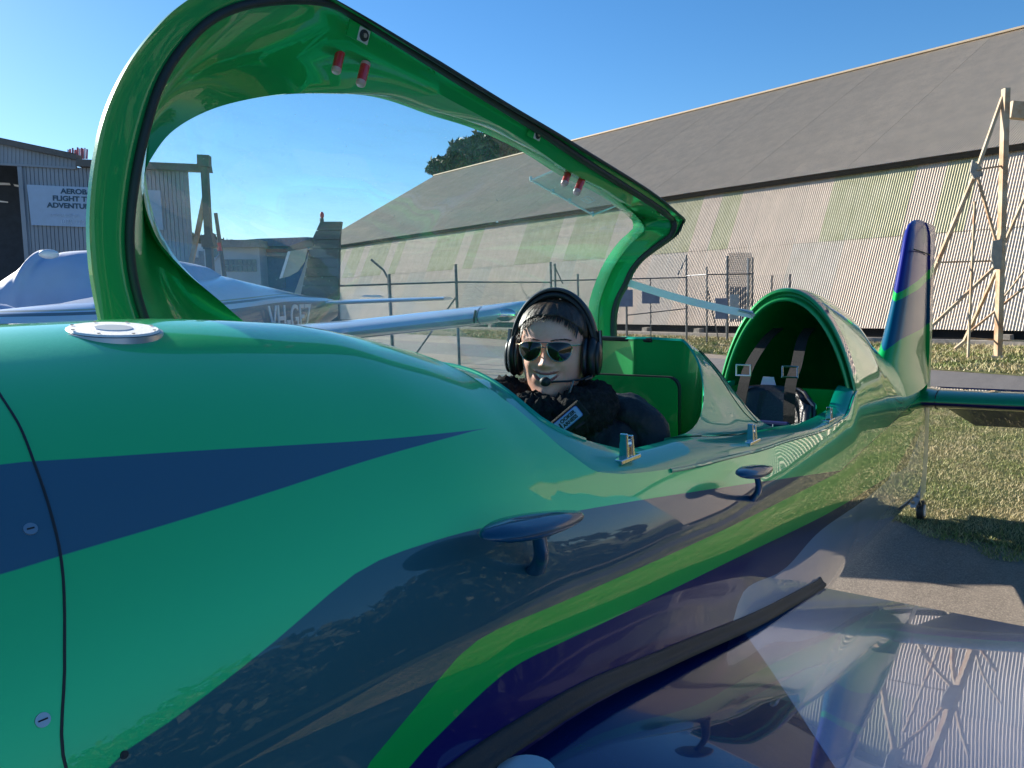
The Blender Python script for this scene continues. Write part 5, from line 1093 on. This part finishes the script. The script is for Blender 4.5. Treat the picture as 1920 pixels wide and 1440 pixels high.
# red and white markers on the roof
for k in range(11):
    x = 129+k*3.4+random.uniform(-.6, .6); y = 278+random.uniform(-2, 3)+(2 if 2 < k < 5 else 0); a_ = fa(x, 298, -.5); b_ = fa(x+random.uniform(-1, 1), y, -.5); o = MB().beam(a_, b_, .035, .035).build('roof_marker', simple('faded_red', (.50, .12, .14), .5) if k % 3 else G['white'])
    tag(o, ('thin faded red' if k % 3 else 'thin white')+' marker rod on the left hangar roof, '+['leftmost of the row', 'second from the left', 'third from the left', 'fourth from the left', 'fifth from the left', 'middle one of the row', 'fifth from the right', 'fourth from the right', 'third from the right', 'second from the right', 'rightmost of the row'][k], 'marker', 'marker rods on the left hangar roof')
# ------------------------------------------------------------------ distant sheds and pole
def blockpx(x0, y0, x1, y1, D, dep, mat, name, par): 
    q = [W((x-960)/FPX*D, D, max(0, pz(x, y, D))) for x, y in ((x0, y0), (x1, y0), (x1, y1), (x0, y1))]; return MB().prism(q, FH*dep).build(name, mat, par)
M_bl = simple('blue_shed', (.05, .16, .36), .5, var=.1, vs=.5); M_wl = simple('pale_shed', (.42, .47, .52), .6, var=.06, vs=.5); M_rfb = simple('blue_roof', (.08, .15, .28), .5); M_gr = simple('grey_roof', (.20, .23, .27), .6); M_pane = simple('dark_pane', (.05, .08, .12), .15, coat=1.)
b1 = empty('pale_office_building', tuple(W(-21, 62, 0)), 'long pale building with dark window bands behind the covered aircraft', 'building')
blockpx(398, 462, 500, 640, 62, 8, M_wl, 'wall', b1); blockpx(394, 449, 502, 463, 61.5, 9, M_gr, 'roof', b1)
for i in range(7):
    for j in range(2):
        x0 = 434+i*8.6; y0 = 486+j*12; w_ = blockpx(x0, y0, x0+7.4, y0+10.6, 61.9, .1, M_pane, 'window', b1)
for i in range(2): blockpx(404+i*12, 466, 412+i*12, 482, 61.9, .1, M_pane, 'window', b1)
b2 = empty('blue_hangar', tuple(W(-19, 66, 0)), 'blue hangar with a low dark blue roof between the office building and the grey fin', 'hangar')
blockpx(488, 458, 640, 640, 64, 12, M_bl, 'wall', b2); 
MB().prism([W((x-960)/FPX*63.5, 63.5, pz(x, y, 63.5)) for x, y in ((440, 452), (500, 447), (590, 444), (660, 449), (660, 461), (440, 461))], FH*14).build('roof', M_rfb, b2)
blockpx(488, 466, 600, 473, 63.8, .1, simple('red_band', (.25, .07, .10), .6), 'stripe', b2); blockpx(486, 474, 660, 480, 63.6, .2, M_gr, 'eave_band', b2); blockpx(500, 482, 545, 540, 63.9, .1, simple('roller_door', (.10, .16, .24), .5), 'door', b2)
bl3 = empty('low_grey_shed', tuple(W(-27, 70, 0)), 'low grey-blue shed glimpsed between the left hangar and its gantry post', 'shed'); blockpx(352, 470, 400, 640, 66, 6, M_gr, 'wall', bl3); blockpx(365, 455, 384, 482, 65.5, 5, M_wl, 'annex', bl3)
pp = empty('power_pole', tuple(W((432-960)/FPX*45, 45, 0)), 'dark timber pole with a pale stay rising behind the covered aircraft', 'pole')
D = 45; MB().tube([W((440-960)/FPX*D, D, 0), W((425-960)/FPX*D, D, pz(425, 399, D))], [.15, .11], 8).build('pole_shaft', M_trim, pp, True); MB().tube([W((432-960)/FPX*D, D, pz(432, 468, D)), W((405-960)/FPX*D, D, pz(405, 504, D))], .05, 6).build('stay', G['steel'], pp); MB().tube([W((427-960)/FPX*D, D, pz(427, 455, D)), W((428.5-960)/FPX*D, D, pz(428, 470, D))], .16, 8).build('red_band', G['red'], pp)
# ------------------------------------------------------------------ parked aircraft under a cover
TA = RH*.20+FH*.98; TA /= np.linalg.norm(TA); LA = np.cross(TA, (0, 0, 1)); LA /= np.linalg.norm(LA)   # LA points image right, towards our side
OA = W(-3.55, 7.7, 0)
def A(a, l, z): return OA+TA*a+LA*l+np.array([0, 0, z])
ga = empty('parked_plane', OA, 'white and grey low-wing plane with registration letters parked behind, its cabin covered', 'plane')
def reg_paint():
    m = NT('white_grey_livery'); p = m.pos(); s = m.sep(p); a = m.math('ADD', m.math('MULTIPLY', s[0], float(TA[0])), m.math('MULTIPLY', s[1], float(TA[1]))); a0 = float(OA@TA)
    a = m.math('SUBTRACT', a, a0); lim = m.math('ADD', 1.715, m.math('MULTIPLY', m.math('SINE', m.math('MULTIPLY', m.math('SUBTRACT', a, .7), .8)), .055))
    def st(z0, z1): return m.math('MULTIPLY', m.math('GREATER_THAN', s[2], z0), m.math('LESS_THAN', s[2], z1))
    c = m.mix(st(1.0, lim), (.60, .66, .76, 1), (.085, .09, .10, 1)); c = m.mix(st(m.math('ADD', lim, .05), m.math('ADD', lim, .075)), c, (.10, .11, .12, 1)); c = m.mix(st(m.math('ADD', lim, .085), m.math('ADD', lim, .10)), c, (.35, .33, .20, 1)); c = m.mix(m.math('LESS_THAN', s[2], 1.38), c, (.6, .66, .75, 1))
    m.l(c, m.b.inputs['Base Color']); m.b.inputs['Roughness'].default_value = .3; m.b.inputs['Coat Weight'].default_value = .6; return m.m
M_liv = reg_paint()
def loft(st_, mat, name, par, n=28, p=2.5, jit=0.):
    rows = []
    for a, w, zb, zt in st_:
        zc = (zb+zt)/2; h = (zt-zb)/2; r = []
        for k in range(n):
            t_ = 2*math.pi*k/n; x = w*math.copysign(abs(math.cos(t_))**(2/p), math.cos(t_)); z = h*math.copysign(abs(math.sin(t_))**(2/p), math.sin(t_)); r.append(A(a+jit*RNG.standard_normal()*.4, x+jit*RNG.standard_normal(), zc+z+jit*RNG.standard_normal()))
        rows.append(np.array(r))
    vv, ff = grid(rows, True); ff += [tuple(range(n)), tuple(range(len(vv)-n, len(vv)))]; return mesh(name, vv, ff, mat, par, True, 50)
loft([(-2.4, .35, 1.1, 1.65), (-2.2, .5, .95, 1.75), (-1.0, .58, .85, 1.82), (.3, .6, .8, 2.0), (1.0, .58, .85, 2.08), (1.35, .52, .95, 2.04), (2.0, .42, 1.05, 1.97), (3.0, .26, 1.25, 1.86), (3.9, .13, 1.42, 1.80), (4.3, .05, 1.5, 1.76)], M_liv, 'fuselage', ga)
def wingl(st_, mat, name, th=.12):
    rows = []
    for a0, a1, l, z in st_:
        s_ = (1-np.cos(np.linspace(0, math.pi, 14)))/2; c = a1-a0; t_ = 5*th*(.2969*np.sqrt(s_)-.126*s_-.3516*s_**2+.2843*s_**3-.1015*s_**4)*abs(c)
        rows.append(np.vstack([[A(a0+c*q, l, z+w_) for q, w_ in zip(s_, t_)], [A(a0+c*q, l, z-w_*.7) for q, w_ in zip(s_, t_)][::-1][1:-1]]))
    vv, ff = grid(rows, True); n = len(rows[0]); ff += [tuple(range(n)), tuple(range(len(vv)-n, len(vv)))]; return mesh(name, vv, ff, mat, ga, True, 60)
M_gw = simple('plane_white', (.50, .60, .74), .25, .2, coat=.8, var=.03)
wingl([(-.2, 1.35, .3, 1.36), (-.2, 1.3, 2., 1.46), (-.2, 1.25, 3.35, 1.575)], M_gw, 'wing', .15); wingl([(-.2, 1.35, -.3, 1.36), (-.2, 1.3, -2., 1.46), (-.2, 1.25, -4.2, 1.62)], M_gw, 'wing', .15)
wingl([(-.2, 1.25, 3.37, 1.577), (-.15, 1.2, 3.55, 1.60), (-.02, 1.05, 3.72, 1.63), (.3, .8, 3.80, 1.65)], M_gw, 'wing_tip', .15)
MB().tube([A(-.21, 3.34, 1.53), A(-.215, 3.345, 1.58), A(-.18, 3.35, 1.64)], .012, 6).build('tip_lens_frame', G['rubber'], ga); MB().ell(A(-.10, 3.60, 1.595), (.035, .10, .06), (TA, LA, np.array([0, 0, 1.]))).build('nav_light', G['chrome'], ga, True)
wingl([(3.65, 4.35, .1, 1.72), (3.75, 4.3, 1.9, 1.735)], M_gw, 'tailplane', .12); wingl([(3.65, 4.35, -.1, 1.72), (3.75, 4.3, -1.7, 1.735)], M_gw, 'tailplane', .12)
o_ = W(0, 0, 0); D3 = 10.2
MB().prism([W((x-960)/FPX*D3, D3, pz(x, y, D3)) for x, y in ((683, 556), (690, 553), (716, 553), (723, 558))], FH*.2).build('tail_fairing', M_gw, ga)
tp = A(1.2, .56, 1.42); text_mesh('registration', 'VH-GEZ', .44, G['dirtwhite'], tp+LA*.03, TA-LA*.12, (0, 0, 1), ga, .004, sx=.92, font_off=.004)
# grey fin with beacon and drooping pale tip behind it
D4 = 13.5
def q4(x, y, d=0.): return W((x-960)/FPX*(D4+d), D4+d, pz(x, y, D4+d))
fnp = empty('grey_tail_fin', q4(610, 600), 'dark grey panelled tail fin with a red beacon, in front of the hangar end', 'tail fin')
M_gf = simple('dark_grey_fin', (.11, .112, .115), .6, var=.15, vs=3); M_gf2 = simple('pale_tip', (.46, .45, .36), .5, var=.06)
ys = np.linspace(415, 640, 14); lx = lambda y: np.interp(y, [415, 455, 500, 560, 640], [616, 596, 586, 570, 555]); rx = lambda y: np.interp(y, [415, 455, 640], [655, 648, 636])
for i in range(13): a_, b_ = ys[i], ys[i+1]-1.3; MB().prism([q4(lx(a_), a_), q4(rx(a_), a_), q4(rx(b_), b_), q4(lx(b_), b_)], FH*.12).build('skin_panel', M_gf, fnp)
MB().prism([q4(617, 416, .04), q4(654, 416, .04), q4(637, 640, .04), q4(558, 640, .04), q4(588, 500, .04)], FH*.05).build('inner_panel', M_trim, fnp)
MB().tube([q4(619, 415), q4(619, 409)], .035, 8).build('beacon_base', M_trim, fnp); MB().ell(q4(620, 403), (.035, .035, .06)).build('beacon', NT('x').m if 0 else G['red'], fnp, True)
MB().prism([q4(548, 469, -.2), q4(562, 459, -.2), q4(598, 446, -.2), q4(600, 460, -.2), (q4(560, 470, -.2))], FH*.08).build('tailplane_root', M_gf, fnp)
MB().prism([q4(553, 471, -.22), q4(590, 465, -.22), q4(583, 490, -.22), q4(570, 508, -.22), q4(552, 518, -.22), q4(535, 522, -.22)], FH*.03).build('tailplane_tip', M_gf2, fnp)
MB().prism([q4(553, 471, -.24), q4(558, 471, -.24), q4(540, 520, -.24), q4(534, 522, -.24)], FH*.02).build('tip_edge', G['white'], fnp)
# cover over the cabin ---------------------------------------------------------
M_tarp = simple('pale_blue_cover', (.40, .50, .68), .7, var=.05, vs=2, bump=.35, bs=5)
rows = []; DC = 6.9; top = [(-60, 560), (0, 546), (30, 528), (60, 507), (85, 487), (95, 476), (100, 468), (110, 470), (118, 480), (135, 474), (165, 470), (220, 469), (270, 474), (325, 485), (355, 490), (392, 498), (412, 506), (428, 522), (437, 560), (438, 640)]
tp_ = resample(top, 90, smooth=True)
cov = empty('aircraft_cover', OA+TA*(-.2), 'pale blue-white fabric cover draped over the cabin of the parked plane', 'cover')
for j, (dd, k) in enumerate(((0., 0.), (-.0, .35), (.0, .0))): pass
rows = []
for t_ in np.linspace(0, 1, 14):
    r = []
    for i, (x, y) in enumerate(tp_):
        DD = DC+1.6*(i/89)*.9; z1 = pz(x, y, DD+.6); fw = DD+.6*math.cos(t_*math.pi/2)-.35*t_**2*0; z = 1.0+(z1-1.0)*math.cos(t_*math.pi/2)**.55 if t_ < 1 else 1.0
        fw = DD+.6-.75*math.sin(t_*math.pi/2)**1.2; xx = (x-960)/FPX*(DD+.6); wob = .005*math.sin(i*.9+t_*9)+.012*math.sin(i*.31+t_*4)+.0015*RNG.standard_normal(); r.append(W(xx*(1-.02*t_), fw+wob, z))
    rows.append(np.array(r))
bk = rows[0].copy(); bk2 = bk+FH*1.1-np.array([0, 0, .25]); bk3 = bk2.copy(); bk3[:, 2] = 1.0
vv, ff = grid([bk3, bk2]+rows); mesh('cover_cloth', vv, ff, M_tarp, cov, True)
MB().ell(W((112-960)/FPX*7.3, 7.3, pz(112, 476, 7.3)), (.09, .05, .045), n=14).build('tied_knot', G['white'], cov, True)
sm_ = []
for y in np.linspace(560, 640, 5): pass
tip2 = empty('covered_nose', tuple(W(-4.2, 5.9, 0)), 'rounded pale cowling of the covered plane at the far left edge', 'cowling'); MB().ell(W((-5-960)/FPX*6.2, 6.2, 1.5), (.24, .5, .33), (RH, FH, np.array([0, 0, 1.]))).build('cowling_shell', M_tarp, tip2, True)
# orange-red cone glimpsed past the deck
cn = empty('traffic_cone', tuple(gpx(657, 15)), 'small faded red cone on the tarmac beyond the front deck', 'cone'); c0 = gpx(657, 15); MB().tube([c0+(0, 0, .03), c0+(0, 0, .6)], [.12, .03], 14).build('cone_body', G['red'], cn, True); MB().box(c0+(0, 0, .015), (.32, .32, .03)).build('cone_base', G['rubber'], cn)
# ------------------------------------------------------------------ across the apron, behind the photographer (seen mirrored in the paint)
rh = empty('opposite_hangar', (8, -60, 0), 'long tan hangar across the apron, seen only as a reflection in the paint', 'hangar')
M_tan = simple('tan_iron', (.38, .32, .24), .6, var=.1); MB().box((-14, -64, 2.4), (40, 8, 4.8)).build('wall', M_tan, rh); MB().prism([(-35, -59, 4.8), (7, -59, 4.8), (7, -64, 7.0), (-35, -64, 7.0)], (0, -.1, 0)).build('roof', M_rf, rh)
V_ = []; F__ = []
for k in range(17):
    x, y = (-50+k*30+random.uniform(-6, 6), -105-random.uniform(0, 16)) if k < 8 else tuple(nu(25+(k % 2)*4, -11-(k-8)*7)[:2])
    r = random.uniform(7, 11) if k < 8 else random.uniform(4, 6)
    for i in range(2600):
        l = random.choice(((0, 1.2, 1., .8), (.7, .95, .8, .7), (-.7, 1., .8, .7), (0, .5, 1.3, .5))); d = RNG.normal(0, 1, 3); d /= np.linalg.norm(d); c = np.array([x+l[0]*r, y, l[1]*r])+d*np.array([l[2], l[2], l[3]])*r*RNG.uniform(.6, 1.05); c[2] = max(.2, c[2])
        a_ = RNG.normal(0, 1, 3); a_ /= np.linalg.norm(a_); b_ = np.cross(a_, RNG.normal(0, 1, 3)); b_ /= np.linalg.norm(b_); q = len(V_); V_ += [c-a_*.6, c-b_*.3, c+a_*.6, c+b_*.3]; F__.append((q, q+1, q+2, q+3))
tag(MB().add(V_, F__).build('tree_belt', M_leaf), 'dark belt of trees across the apron, seen only mirrored in the paint', 'trees', None, 'stuff')
vg = edge(0, ([-60, 60], [0, 0]), ([-60, 60], [0, 0.01]), -1, 0, -.003, 'path_edge', M_road) if False else None
